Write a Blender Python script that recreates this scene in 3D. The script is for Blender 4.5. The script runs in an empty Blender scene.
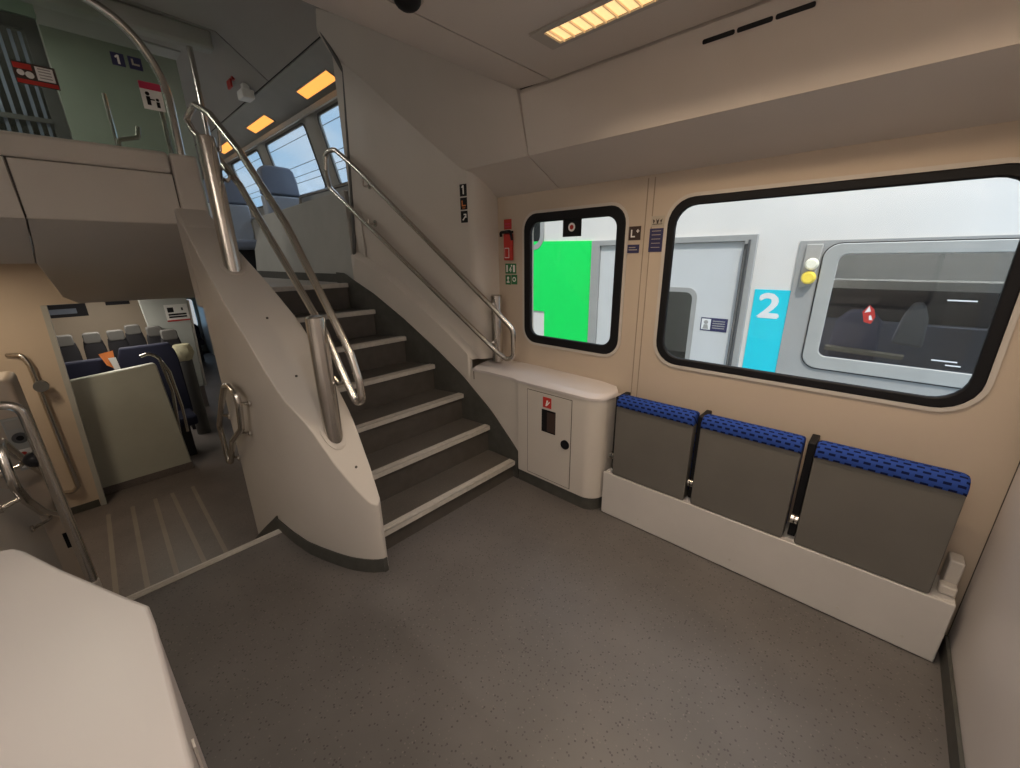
import bpy, bmesh, math, random
from mathutils import Vector, Matrix
random.seed(4)
S = bpy.context.scene
COL = S.collection
PI = math.pi

# ------------------------------------------------------------------ helpers
def interp(x, pts):
    pts = sorted(pts)
    if x <= pts[0][0]: return pts[0][1]
    for (a, va), (b, vb) in zip(pts, pts[1:]):
        if x <= b: return va + (vb - va) * (x - a) / (b - a)
    return pts[-1][1]

def frange(a, b, n): return [a + (b - a) * i / n for i in range(n + 1)]

def fillet(pts, r, seg=6, closed=False):
    P = [Vector(p) for p in pts]; n = len(P); out = []
    for i in range(n):
        if not closed and i in (0, n - 1): out.append(P[i]); continue
        a, b, c = P[i - 1], P[i], P[(i + 1) % n]
        u, v = (a - b), (c - b); lu, lv = u.length, v.length
        u.normalize(); v.normalize()
        ang = u.angle(v)
        if ang > PI - .02: out.append(b); continue
        d = min(r / math.tan(ang / 2), lu * .48, lv * .48)
        p0, p1 = b + u * d, b + v * d
        for k in range(seg + 1):
            t = k / seg
            out.append(p0 * (1 - t) ** 2 + b * 2 * t * (1 - t) + p1 * t * t)
    return out

def rrect(x0, y0, x1, y1, r, seg=6):
    pts = []
    for cx, cy, a0 in ((x1 - r, y1 - r, 0), (x0 + r, y1 - r, 90), (x0 + r, y0 + r, 180), (x1 - r, y0 + r, 270)):
        for k in range(seg + 1):
            a = math.radians(a0 + 90 * k / seg)
            pts.append((cx + r * math.cos(a), cy + r * math.sin(a)))
    return pts

class MB:
    def __init__(s): s.v = []; s.f = []
    def add(s, vs, fs):
        b = len(s.v); s.v += [tuple(p) for p in vs]; s.f += [tuple(b + i for i in f) for f in fs]; return s
    def box(s, x0, y0, z0, x1, y1, z1, M=None):
        vs = [(x, y, z) for z in (z0, z1) for y in (y0, y1) for x in (x0, x1)]
        if M is not None: vs = [M @ Vector(p) for p in vs]
        return s.add(vs, [(0, 2, 3, 1), (4, 5, 7, 6), (0, 1, 5, 4), (2, 6, 7, 3), (0, 4, 6, 2), (1, 3, 7, 5)])
    def tube(s, path, r, n=12, closed=False, caps=True):
        P = [Vector(p) for p in path]
        Q = [P[0]]
        for p in P[1:]:
            if (p - Q[-1]).length > 1e-5: Q.append(p)
        P = Q; m = len(P); T = []
        for i in range(m):
            a = P[i - 1] if (i or closed) else P[0]; b = P[(i + 1) % m] if (i < m - 1 or closed) else P[-1]
            T.append((b - a).normalized())
        up = Vector((0, 0, 1)) if abs(T[0].z) < .9 else Vector((1, 0, 0))
        nrm = T[0].cross(up).normalized(); vs = []
        for i in range(m):
            if i:
                q = T[i - 1].rotation_difference(T[i]); nrm = q @ nrm
            bi = T[i].cross(nrm)
            rr = r[i] if isinstance(r, (list, tuple)) else r
            for k in range(n):
                a = 2 * PI * k / n
                vs.append(P[i] + nrm * (rr * math.cos(a)) + bi * (rr * math.sin(a)))
        fs = []
        for i in range(m if closed else m - 1):
            for k in range(n):
                j = (i + 1) % m
                fs.append((i * n + k, i * n + (k + 1) % n, j * n + (k + 1) % n, j * n + k))
        if caps and not closed:
            fs.append(tuple(range(n))[::-1]); fs.append(tuple((m - 1) * n + k for k in range(n)))
        return s.add(vs, fs)
    def cyl(s, a, b, r, r2=None, n=24): return s.tube([a, b], [r, r if r2 is None else r2], n)
    def prism(s, poly, fa, fb):
        """poly 2d list; fa, fb map (u,v) to the two end faces"""
        n = len(poly)
        vs = [fa(*p) for p in poly] + [fb(*p) for p in poly]
        fs = [tuple(range(n))[::-1], tuple(range(n, 2 * n))] + [(i, (i + 1) % n, n + (i + 1) % n, n + i) for i in range(n)]
        return s.add(vs, fs)
    def grid(s, rows):
        n = len(rows[0]); vs = [p for r in rows for p in r]
        return s.add(vs, [(i * n + k, i * n + k + 1, (i + 1) * n + k + 1, (i + 1) * n + k) for i in range(len(rows) - 1) for k in range(n - 1)])
    def slab(s, rows, off):
        """closed thick sheet: grid plus offset copy (off is a vector)"""
        n = len(rows[0]); m = len(rows); o = Vector(off)
        vs = [Vector(p) for r in rows for p in r]; N = len(vs); vs = vs + [p + o for p in vs]
        fs = []
        for i in range(m - 1):
            for k in range(n - 1):
                q = (i * n + k, i * n + k + 1, (i + 1) * n + k + 1, (i + 1) * n + k)
                fs.append(q); fs.append(tuple(N + j for j in q[::-1]))
        rim = [k for k in range(n)] + [i * n + n - 1 for i in range(1, m)] + [(m - 1) * n + k for k in range(n - 2, -1, -1)] + [i * n for i in range(m - 2, 0, -1)]
        for a, b in zip(rim, rim[1:] + rim[:1]): fs.append((a, N + a, N + b, b))
        return s.add(vs, fs)
    def ring(s, outer, inner, f):
        """flat annulus between two equal-length loops, f maps 2d to 3d"""
        n = len(outer)
        return s.add([f(*p) for p in outer] + [f(*p) for p in inner], [(i, (i + 1) % n, n + (i + 1) % n, n + i) for i in range(n)])
    def frame(s, outer, inner, f0, f1):
        n = len(outer)
        vs = [f0(*p) for p in outer] + [f0(*p) for p in inner] + [f1(*p) for p in outer] + [f1(*p) for p in inner]
        fs = []
        for i in range(n):
            j = (i + 1) % n
            fs += [(i, j, n + j, n + i), (2 * n + i, 3 * n + i, 3 * n + j, 2 * n + j), (i, 2 * n + i, 2 * n + j, j), (n + i, n + j, 3 * n + j, 3 * n + i)]
        return s.add(vs, fs)
    def sphere(s, c, rx, ry=None, rz=None, n=16, m=10):
        ry = ry or rx; rz = rz or rx; c = Vector(c); rows = []
        for i in range(m + 1):
            t = PI * i / m
            rows.append([c + Vector((rx * math.sin(t) * math.cos(2 * PI * k / n), ry * math.sin(t) * math.sin(2 * PI * k / n), rz * math.cos(t))) for k in range(n + 1)])
        return s.grid(rows)
    def build(s, name, mat, parent=None, bevel=0, angle=35, seg=2, flat=False):
        me = bpy.data.meshes.new(name)
        org = Vector((0, 0, 0))
        p = parent
        while p is not None:
            org += p.location; p = p.parent
        me.from_pydata([tuple(Vector(v) - org) for v in s.v], [], s.f)
        bm = bmesh.new(); bm.from_mesh(me); bmesh.ops.remove_doubles(bm, verts=bm.verts, dist=2e-5)
        bmesh.ops.recalc_face_normals(bm, faces=bm.faces); bm.to_mesh(me); bm.free()
        me.materials.append(mat); me.update()
        if not flat:
            me.shade_smooth(); me.set_sharp_from_angle(angle=math.radians(angle))
        o = bpy.data.objects.new(name, me); COL.objects.link(o)
        if parent is not None: o.parent = parent
        if bevel:
            b = o.modifiers.new('Bevel', 'BEVEL'); b.width = bevel; b.segments = seg; b.limit_method = 'ANGLE'; b.angle_limit = math.radians(40)
        return o

def tag(o, label, cat, group=None, kind=None):
    o['label'] = label; o['category'] = cat
    if group: o['group'] = group
    if kind: o['kind'] = kind
    return o
def thing(name, label, cat, loc, group=None):
    o = bpy.data.objects.new(name, None); COL.objects.link(o); o.location = loc; o.empty_display_size = .1
    return tag(o, label, cat, group)
def struct(o, label=None, cat=None):
    o['kind'] = 'structure'
    if label: o['label'] = label
    if cat: o['category'] = cat
    return o
def copy_tree(o, parent=None):
    c = o.copy(); COL.objects.link(c); c.parent = parent
    for ch in [x for x in o.children]: copy_tree(ch, c)
    return c

# ------------------------------------------------------------------ materials
def nodes(name):
    m = bpy.data.materials.new(name); m.use_nodes = True; nt = m.node_tree
    return m, nt, nt.nodes.get('Principled BSDF')
def mat(name, col, rough=.5, metal=0, var=.06, scale=6., bump=0, bscale=200., spec=.5, emit=None, es=1., coat=0):
    m, nt, b = nodes(name)
    N = nt.nodes; L = nt.links
    tc = N.new('ShaderNodeTexCoord')
    nz = N.new('ShaderNodeTexNoise'); nz.inputs['Scale'].default_value = scale; nz.inputs['Detail'].default_value = 3
    L.new(tc.outputs['Object'], nz.inputs['Vector'])
    rp = N.new('ShaderNodeValToRGB')
    c0 = [max(0, c * (1 - var)) for c in col]; c1 = [min(1, c * (1 + var)) for c in col]
    rp.color_ramp.elements[0].position = .3; rp.color_ramp.elements[1].position = .7
    rp.color_ramp.elements[0].color = (*c0, 1); rp.color_ramp.elements[1].color = (*c1, 1)
    L.new(nz.outputs['Fac'], rp.inputs['Fac']); L.new(rp.outputs['Color'], b.inputs['Base Color'])
    b.inputs['Roughness'].default_value = rough; b.inputs['Metallic'].default_value = metal
    b.inputs['Specular IOR Level'].default_value = spec
    if coat: b.inputs['Coat Weight'].default_value = coat
    if bump:
        n2 = N.new('ShaderNodeTexNoise'); n2.inputs['Scale'].default_value = bscale
        L.new(tc.outputs['Object'], n2.inputs['Vector'])
        bp = N.new('ShaderNodeBump'); bp.inputs['Strength'].default_value = bump; bp.inputs['Distance'].default_value = .002
        L.new(n2.outputs['Fac'], bp.inputs['Height']); L.new(bp.outputs['Normal'], b.inputs['Normal'])
    if emit:
        b.inputs['Emission Color'].default_value = (*emit, 1); b.inputs['Emission Strength'].default_value = es
    return m

def floor_mat(name, col, dark, light, scale=140):
    m, nt, b = nodes(name); N = nt.nodes; L = nt.links
    tc = N.new('ShaderNodeTexCoord')
    vo = N.new('ShaderNodeTexVoronoi'); vo.inputs['Scale'].default_value = scale
    L.new(tc.outputs['Object'], vo.inputs['Vector'])
    sep = N.new('ShaderNodeSeparateColor'); L.new(vo.outputs['Color'], sep.inputs['Color'])
    def speck(sock, thr, size):
        a = N.new('ShaderNodeMath'); a.operation = 'LESS_THAN'; a.inputs[1].default_value = thr; L.new(sock, a.inputs[0])
        c = N.new('ShaderNodeMath'); c.operation = 'LESS_THAN'; c.inputs[1].default_value = size; L.new(vo.outputs['Distance'], c.inputs[0])
        d = N.new('ShaderNodeMath'); d.operation = 'MULTIPLY'; L.new(a.outputs[0], d.inputs[0]); L.new(c.outputs[0], d.inputs[1]); return d.outputs[0]
    nz = N.new('ShaderNodeTexNoise'); nz.inputs['Scale'].default_value = 3; nz.inputs['Detail'].default_value = 6
    L.new(tc.outputs['Object'], nz.inputs['Vector'])
    rp = N.new('ShaderNodeValToRGB'); rp.color_ramp.elements[0].position = .3; rp.color_ramp.elements[1].position = .72
    rp.color_ramp.elements[0].color = (*[c * .85 for c in col], 1); rp.color_ramp.elements[1].color = (*[c * 1.15 for c in col], 1)
    L.new(nz.outputs['Fac'], rp.inputs['Fac'])
    mx = N.new('ShaderNodeMix'); mx.data_type = 'RGBA'; L.new(speck(sep.outputs['Red'], .16, .38), mx.inputs[0]); L.new(rp.outputs['Color'], mx.inputs[6]); mx.inputs[7].default_value = (*dark, 1)
    m2 = N.new('ShaderNodeMix'); m2.data_type = 'RGBA'; L.new(speck(sep.outputs['Green'], .12, .33), m2.inputs[0]); L.new(mx.outputs[2], m2.inputs[6]); m2.inputs[7].default_value = (*light, 1)
    L.new(m2.outputs[2], b.inputs['Base Color'])
    b.inputs['Roughness'].default_value = .42
    return m

def glass_mat(name, tint=(.95, .97, .96), refl=.08):
    m, nt, b = nodes(name); N = nt.nodes; L = nt.links
    N.remove(b); out = [n for n in N if n.type == 'OUTPUT_MATERIAL'][0]
    tr = N.new('ShaderNodeBsdfTransparent'); tr.inputs['Color'].default_value = (*tint, 1)
    gl = N.new('ShaderNodeBsdfGlossy'); gl.inputs['Roughness'].default_value = .03
    lw = N.new('ShaderNodeLayerWeight'); lw.inputs['Blend'].default_value = .25
    mu = N.new('ShaderNodeMath'); mu.operation = 'MULTIPLY_ADD'; mu.inputs[1].default_value = .35; mu.inputs[2].default_value = refl
    L.new(lw.outputs['Fresnel'], mu.inputs[0])
    mx = N.new('ShaderNodeMixShader'); L.new(mu.outputs[0], mx.inputs[0]); L.new(tr.outputs[0], mx.inputs[1]); L.new(gl.outputs[0], mx.inputs[2])
    L.new(mx.outputs[0], out.inputs['Surface'])
    return m

def fabric_mat(name, base, square, pitch_x, pitch_y):
    m, nt, b = nodes(name); N = nt.nodes; L = nt.links
    tc = N.new('ShaderNodeTexCoord'); sp = N.new('ShaderNodeSeparateXYZ'); L.new(tc.outputs['Object'], sp.inputs[0])
    sb = N.new('ShaderNodeMath'); sb.operation = 'ADD'; L.new(sp.outputs['Z'], sb.inputs[0]); L.new(sp.outputs['Y'], sb.inputs[1])
    cb = N.new('ShaderNodeCombineXYZ'); L.new(sp.outputs['X'], cb.inputs['X']); L.new(sb.outputs[0], cb.inputs['Y'])
    br = N.new('ShaderNodeTexBrick'); br.offset = .5
    br.inputs['Scale'].default_value = 1; br.inputs['Brick Width'].default_value = pitch_x; br.inputs['Row Height'].default_value = pitch_y
    br.inputs['Mortar Size'].default_value = pitch_y * .29; br.inputs['Mortar Smooth'].default_value = .1
    br.inputs['Color1'].default_value = (*square, 1); br.inputs['Color2'].default_value = (*square, 1); br.inputs['Mortar'].default_value = (*base, 1)
    L.new(cb.outputs[0], br.inputs['Vector']); L.new(br.outputs['Color'], b.inputs['Base Color'])
    b.inputs['Roughness'].default_value = .9; b.inputs['Specular IOR Level'].default_value = .1
    nz = N.new('ShaderNodeTexNoise'); nz.inputs['Scale'].default_value = 500; L.new(tc.outputs['Object'], nz.inputs['Vector'])
    bp = N.new('ShaderNodeBump'); bp.inputs['Strength'].default_value = .3; bp.inputs['Distance'].default_value = .002
    L.new(nz.outputs['Fac'], bp.inputs['Height']); L.new(bp.outputs['Normal'], b.inputs['Normal'])
    return m

def steel_mat(name, col=(.62, .59, .55), rough=.24):
    m, nt, b = nodes(name); N = nt.nodes; L = nt.links
    tc = N.new('ShaderNodeTexCoord'); nz = N.new('ShaderNodeTexNoise'); nz.inputs['Scale'].default_value = 4
    L.new(tc.outputs['Object'], nz.inputs['Vector'])
    mr = N.new('ShaderNodeMapRange'); mr.inputs['To Min'].default_value = rough - .02; mr.inputs['To Max'].default_value = rough + .03
    L.new(nz.outputs['Fac'], mr.inputs['Value']); L.new(mr.outputs[0], b.inputs['Roughness'])
    b.inputs['Base Color'].default_value = (*col, 1); b.inputs['Metallic'].default_value = 1
    return m

def emis(name, col, st):
    m, nt, b = nodes(name); b.inputs['Base Color'].default_value = (*[min(1, c) for c in col], 1)
    b.inputs['Emission Color'].default_value = (*col, 1); b.inputs['Emission Strength'].default_value = st
    return m

M = {}
M['panel'] = mat('panel_white', (.56, .52, .475), .42, var=.03, scale=2, bump=.05)
M['wall'] = mat('wall_beige', (.53, .44, .35), .5, var=.03, scale=2, bump=.06)
M['lilac'] = mat('panel_lilac', (.60, .555, .545), .33, var=.02, scale=2)
M['ceil'] = mat('ceiling_panel', (.60, .55, .51), .5, var=.03, scale=2)
M['duct'] = mat('duct_panel', (.60, .55, .51), .5, var=.03, scale=2)
M['upper'] = mat('upper_grey', (.36, .345, .33), .5, var=.04, scale=2)
M['upwall'] = mat('upper_wall_grey', (.40, .40, .38), .5, var=.04)
M['darkgrey'] = mat('dark_rubber_grey', (.062, .061, .054), .55, var=.15, scale=20)
M['riser'] = mat('riser_dark', (.075, .066, .058), .5, var=.12, scale=15)
M['tread'] = floor_mat('tread_rubber', (.098, .087, .077), (.06, .072, .065), (.16, .145, .13), 160)
M['floor'] = floor_mat('floor_rubber', (.118, .108, .103), (.06, .055, .052), (.155, .14, .13), 110)
M['floor2'] = floor_mat('floor_rubber_lower', (.15, .13, .125), (.1, .09, .085), (.2, .18, .17), 90)
M['strip'] = mat('floor_strip', (.24, .21, .18), .5)
M['steel'] = steel_mat('brushed_steel')
M['alu'] = mat('aluminium_nosing', (.52, .49, .45), .42, metal=.1, var=.08, scale=40)
M['black'] = mat('black_rubber', (.008, .008, .010), .55, spec=.25)
M['seam'] = mat('seam_dark', (.07, .06, .052), .7)
M['shell'] = mat('seat_shell_grey', (.125, .117, .105), .6, var=.05, bump=.1)
M['fabric'] = fabric_mat('blue_dotted_fabric', (.026, .062, .27), (.006, .010, .05), .034, .025)
M['base'] = mat('seat_base_panel', (.55, .525, .505), .45, var=.03)
M['glass'] = glass_mat('window_glass', (.96, .97, .97), .02)
M['screen'] = glass_mat('screen_glass', (.80, .84, .80), .02)
M['tint'] = glass_mat('tinted_glass', (.60, .62, .62), .05)
M['red'] = mat('signal_red', (.50, .028, .02), .45)
M['magenta'] = mat('notice_red', (.55, .03, .09), .5)
M['green'] = mat('sign_green', (.02, .17, .06), .45)
M['white'] = mat('print_white', (.85, .84, .82), .5)
M['navy'] = mat('sign_navy', (.03, .03, .10), .45)
M['brown'] = mat('sign_brown', (.05, .03, .025), .45)
M['clear'] = mat('sign_clear', (.45, .40, .33), .4)
M['yellow'] = mat('yellow', (.62, .58, .40), .6)
M['orange'] = mat('orange_print', (.75, .22, .05), .6)
M['counter'] = mat('counter_white', (.50, .465, .45), .35, var=.02, scale=2)
M['seatblue'] = mat('seat_blue', (.014, .017, .045), .85, bump=.2)
M['seatgrey'] = mat('seat_grey_blue', (.20, .235, .31), .85, bump=.2)
M['seatlight'] = mat('seat_shell_light', (.36, .40, .46), .6)
M['seatdark'] = mat('seat_dark', (.02, .019, .025), .8)
M['headcloth'] = mat('head_cloth', (.17, .165, .16), .9)
M['greenwall'] = mat('partition_pale', (.46, .475, .42), .45, var=.03)
M['greydoor'] = mat('saloon_door_grey', (.50, .52, .50), .45, var=.02)
M['teal'] = mat('teal_reflection', (.40, .52, .43), .4)
M['body'] = mat('carriage_white', (.80, .755, .70), .22, var=.09, scale=.9, coat=.3)  # broad tone variation imitates clouds reflected in the white body
M['bodygrey'] = mat('carriage_grey', (.38, .37, .35), .35, var=.04)
M['bodydoor'] = mat('carriage_door', (.66, .66, .65), .3, var=.02)
M['vividgreen'] = mat('carriage_vivid_green', (.0, .88, .13), .5, var=.01)
M['cyan'] = mat('carriage_cyan', (.01, .66, .80), .45, var=.01)
M['gasket'] = mat('gasket_grey', (.10, .10, .10), .5)
M['lampwhite'] = mat('lamp_cream', (.75, .72, .58), .3, emit=(1., .92, .7), es=.25)
M['lampyellow'] = mat('lamp_yellow', (.80, .60, .08), .3, emit=(1., .7, .1), es=.25)
M['luminaire'] = emis('luminaire_glow', (1.0, .66, .30), 1.1)
M['louvre'] = mat('louvre_blade', (.75, .62, .42), .4, emit=(1., .6, .28), es=.25)
M['uplamp'] = emis('upper_lamp_glow', (1.0, .42, .085), 1.25)
M['housing'] = mat('lamp_housing', (.42, .39, .35), .4)
M['ballast'] = mat('track_ballast', (.16, .14, .12), .9, var=.3, scale=30, bump=.5, bscale=40)
M['wire'] = mat('wire', (.08, .09, .1), .6)

# ------------------------------------------------------------------ shared curves (metres, x along the train, y to the window wall)
RX = [(-1.5, 1.85), (-1.6, 1.855), (-1.7, 1.866), (-1.945, 1.868), (-2.19, 1.84), (-2.43, 1.78), (-2.68, 1.707), (-2.92, 1.61), (-3.17, 1.535), (-3.6, 1.53)]
def R(x): return interp(x, RX)
ZS = [(-3.8, 1.40), (-3.45, 1.40), (-3.214, 1.393), (-2.925, 1.237), (-2.663, 1.032), (-2.39, .823), (-2.161, .636), (-1.9, .42), (-1.691, .228), (-1.66, .20)]
ZL = [(-3.2, 1.56), (-3.01, 1.475), (-2.81, 1.357), (-2.645, 1.226), (-2.401, 1.044), (-2.13, .82), (-2.099, .80), (-2.097, .716), (-1.66, .716)]
YO = [(-1.585, .757), (-1.60, .735), (-1.63, .708), (-1.66, .688), (-1.72, .652), (-1.8, .620), (-1.9, .585), (-2.0, .555), (-2.15, .533), (-2.33, .517), (-2.6, .503), (-2.8, .5), (-3.1, .5)]
YI = [(-3.1, .655), (-3.0, .655), (-2.74, .69), (-2.523, .751), (-2.30, .798), (-2.015, .82), (-1.789, .808), (-1.686, .799), (-1.60, .785), (-1.585, .765)]
ZC = [(-1.585, .385), (-1.60, .40), (-1.69, .54), (-1.84, .765), (-1.98, .885), (-2.22, 1.13), (-2.74, 1.576), (-3.1, 1.86)]
STEP_X = [-1.70 - .245 * k for k in range(7)]
STEP_Z = [.129 + .1972 * k for k in range(7)]
W = 2.08                      # inner face of the window wall
FZ = STEP_Z[-1]               # upper deck floor
LZ = -.70                     # lower deck floor
CZ = 2.263                    # ceiling of the entrance area

# ------------------------------------------------------------------ setting: floors
fl = MB().box(-2.33, -1.6, -.06, .55, 2.2, 0).build('floor', M['floor']); struct(fl)
MBf = MB().box(-12.5, -1.2, LZ - .06, -2.29, 2.2, LZ).build('floor_lower', M['floor2']); struct(MBf)
g = MB()
for y0, dy in ((-.245, -.04), (-.08, -.045), (.085, -.045), (.215, -.006), (.38, -.03)):
    g.add([(-4.85, y0, LZ + .002), (-4.85, y0 + .03, LZ + .002), (-3.38, y0 + dy + .03, LZ + .002), (-3.38, y0 + dy, LZ + .002)], [(0, 1, 2, 3)])
struct(g.build('trim_1', M['strip']))
g = MB().box(-8.6, -1.7, 1.20, -5.215, 2.04, FZ).box(-5.214, .92, 1.20, STEP_X[-1] - .10, 2.04, FZ).build('floor_upper', M['upper']); struct(g)
struct(MB().box(-2.329, -1.7, LZ, -2.29, 2.2, -.061).build('wall_underfloor', M['darkgrey']))
struct(MB().box(-3.4, 2.085, LZ - .05, -2.29, 2.17, -.051).build('wall_right_low', M['panel']))
# metal edge where the floor drops to the lower stair
g = MB().box(-2.345, -.42, -.012, -2.30, .513, .004).box(-2.332, -.42, .004, -2.325, .513, .006).box(-2.316, -.42, .004, -2.309, .513, .006)
struct(g.build('trim_2', M['alu']))
# skirtings of the entrance area
def skirt_wall(xs, yf, z0f, z1f, t=.004):
    rows = [[(x, yf(x), z0f(x)) for x in xs], [(x, yf(x), z1f(x)) for x in xs]]
    return rows
xs = frange(-2.33, -1.585, 24)
g = MB().slab([[(x, interp(x, YO) - .001, 0.0005) for x in xs], [(x, interp(x, YO) - .001, .078) for x in xs]], (0, -.006, 0))
g.box(-1.5845, .750, .0005, -1.5785, .772, .078)
struct(g.build('baseboard_left', M['darkgrey']))
xs2 = frange(-2.95, -2.331, 8)
def zlow(x): return LZ + .02 if x < -3.36 else max(LZ, (x + 2.33) * .76)
g = MB().slab([[(x, interp(x, YO) - .001, zlow(x) - .1) for x in xs2], [(x, interp(x, YO) - .001, zlow(x) + .10) for x in xs2]], (0, -.006, 0))
struct(g.build('baseboard_stairwell', M['darkgrey']))
struct(MB().box(.418, -1.6, .0005, .4285, 2.0, .08).build('baseboard_end', M['darkgrey']))

# ------------------------------------------------------------------ setting: walls with openings
def wall_holes(b0, b1, a0, a1, holes, f, fback, seg=6):
    """panel in (a,b) with rounded rectangular openings; f / fback map to the front and back faces"""
    mb = MB()
    xs_ = sorted({a0, a1, *[h[0] for h in holes], *[h[2] for h in holes]})
    ys_ = sorted({b0, b1, *[h[1] for h in holes], *[h[3] for h in holes]})
    for F in (f, fback):
        for i in range(len(xs_) - 1):
            for j in range(len(ys_) - 1):
                x0, x1, y0, y1 = xs_[i], xs_[i + 1], ys_[j], ys_[j + 1]
                if any(h[0] <= x0 + 1e-6 and x1 <= h[2] + 1e-6 and h[1] <= y0 + 1e-6 and y1 <= h[3] + 1e-6 for h in holes): continue
                mb.add([F(x0, y0), F(x1, y0), F(x1, y1), F(x0, y1)], [(0, 1, 2, 3)])
        for (x0, y0, x1, y1, r) in holes:
            pts = rrect(x0, y0, x1, y1, r, seg); cn = [(x1, y1), (x0, y1), (x0, y0), (x1, y0)]
            for c in range(4):
                arc = pts[c * (seg + 1):(c + 1) * (seg + 1)]
                mb.add([F(*cn[c])] + [F(*p) for p in arc], [(0, k + 1, k + 2) for k in range(seg)])
    for (x0, y0, x1, y1, r) in holes:
        pts = rrect(x0, y0, x1, y1, r, seg); n = len(pts)
        mb.add([f(*p) for p in pts] + [fback(*p) for p in pts], [(i, (i + 1) % n, n + (i + 1) % n, n + i) for i in range(n)])
    mb.add([f(a0, b0), f(a1, b0), f(a1, b1), f(a0, b1), fback(a0, b0), fback(a1, b0), fback(a1, b1), fback(a0, b1)], [(0, 1, 5, 4), (1, 2, 6, 5), (2, 3, 7, 6), (3, 0, 4, 7)])
    return mb

WS = (-1.797, .938, -1.088, 1.752, .095)       # small window
WL = (-.865, .945, .306, 1.754, .115)          # large window
wall = wall_holes(-.05, 3.7, -3.3, .62, [WS, WL], lambda a, b: (a, W, b), lambda a, b: (a, W + .09, b)).build('wall_right', M['wall'], flat=True)
struct(wall)
g = MB()
for x in (-.985, -.950): g.box(x - .002, W - .002, .30, x + .002, W + .01, 1.86)
struct(g.build('trim_3', mat('wall_groove', (.30, .24, .185), .6)))

def window(name, h, bw, label):
    x0, z0, x1, z1, r = h
    root = bpy.data.objects.new(name, None); COL.objects.link(root); root.location = (.5 * (x0 + x1), W, z0); struct(root)
    o = rrect(x0, z0, x1, z1, r); i = rrect(x0 + bw, z0 + bw, x1 - bw, z1 - bw, max(r - bw * .6, .03))
    e = rrect(x0 - .016, z0 - .016, x1 + .016, z1 + .016, r + .016)
    MB().frame(o, i, lambda a, b: (a, W - .010, b), lambda a, b: (a, W + .016, b)).build('window_frame', M['black'], root, bevel=.006)
    MB().frame(e, rrect(x0, z0, x1, z1, r), lambda a, b: (a, W - .007, b), lambda a, b: (a, W - .0005, b)).build('window_rim', M['panel'], root)
    MB().prism(rrect(x0 + bw * .8, z0 + bw * .8, x1 - bw * .8, z1 - bw * .8, r * .7), lambda a, b: (a, W + .006, b), lambda a, b: (a, W + .012, b)).build('window_pane', M['glass'], root)
    return root
w1 = window('window_1', WS, .053, '')
w2 = window('window_2', WL, .037, '')

# end wall on the right, rear and outer shell
pr = rrect(-1.6, -.0, 2.02, 2.262, .02)
struct(MB().prism([(-1.6, 0), (2.005, 0), (2.03, .02), (2.03, CZ), (-1.6, CZ)], lambda a, b: (.43, a, b), lambda a, b: (.50, a, b)).build('wall_end', M['lilac'], bevel=.012))
struct(MB().box(.44, 2.031, 0, .62, W - .0005, 2.3).build('wall_end_gap', M['seam']))
struct(MB().box(-2.33, -1.68, -.05, .6, -1.6, 3.4).build('wall_back', M['panel']))
struct(MB().box(.55, -1.68, CZ - .3, .62, W + .09, 3.6).build('wall_end_upper', M['panel']))

# ------------------------------------------------------------------ ceiling of the entrance area, sloping up over the stair
UY = [(-3.16, 1.43), (-2.67, 1.50), (-1.55, 1.635), (-1.52, 1.713), (.6, 1.713)]
UZ = [(-3.16, 3.08), (-2.67, 2.85), (-2.2, 2.612), (-1.8, 2.415), (-1.65, 2.34), (-1.57, 2.30), (-1.53, CZ + .012), (-1.32, CZ), (.6, CZ)]
xs = [-1.316, -1.0, .55]
mb = MB().slab([[(x, -1.6, CZ), (x, .5, CZ), (x, 1.713, CZ)] for x in xs], (0, 0, .04))
struct(mb.build('ceiling', M['ceil']))
xs = [-2.67, -2.4, -2.2, -2.0, -1.8, -1.65, -1.57, -1.53, -1.45, -1.324]
def uy(x): return interp(x, [(-2.67, 1.50), (-1.60, 1.67), (-1.53, 1.7125), (-1.32, 1.7125)])
mb = MB().slab([[(x, -1.6, interp(x, UZ)), (x, .4, interp(x, UZ)), (x, uy(x), interp(x, UZ))] for x in xs], (0, 0, .04))
struct(mb.build('ceiling_slope', M['ceil']))
struct(MB().box(-1.326, -1.6, CZ + .01, -1.314, 1.713, CZ + .05).build('ceiling_seam', M['seam']))
struct(MB().box(-1.52, 1.7135, CZ + .014, .55, 1.78, CZ + .05).build('trim_4', M['seam']))
# duct along the window wall
DY, DZ = 1.80, 2.001
def duct_rows(x): return [(x, 1.732, CZ - .002), (x, DY, DZ), (x, W - .001, 1.872)]
mb = MB().slab([duct_rows(x) for x in (-1.525, -.6, .55)], (0, .01, .06))
struct(mb.build('trim_5', M['duct'], angle=12))
# bulkhead rising along the stair
LY = [(-3.16, 1.585), (-3.02, 1.64), (-2.636, 1.775), (-2.175, 1.898), (-1.53, 1.80)]
LZt = [(-3.16, 2.87), (-3.02, 2.746), (-2.636, 2.412), (-2.30, 2.135), (-2.175, 2.032), (-2.09, 2.027), (-1.53, 2.001)]
def bulk(x):
    yu = uy(x) if x > -2.67 else interp(x, UY)
    return [(x, yu + .002, interp(x, UZ) - .0), (x, interp(x, LY), interp(x, LZt))]
xs = [-3.14, -3.02, -2.85, -2.67, -2.5, -2.35, -2.25, -2.175, -2.09, -2.0, -1.85, -1.7, -1.6, -1.531]
mb = MB().slab([bulk(x) for x in xs], (0, .02, .05))
mb.slab([[(x, interp(x, LY), interp(x, LZt)), (x if x > -2.1 else -2.036, W - .001, 1.872)] for x in (-2.17, -2.03, -1.8, -1.531)], (0, .01, .05))
struct(mb.build('trim_6', M['duct'], angle=14))

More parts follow.
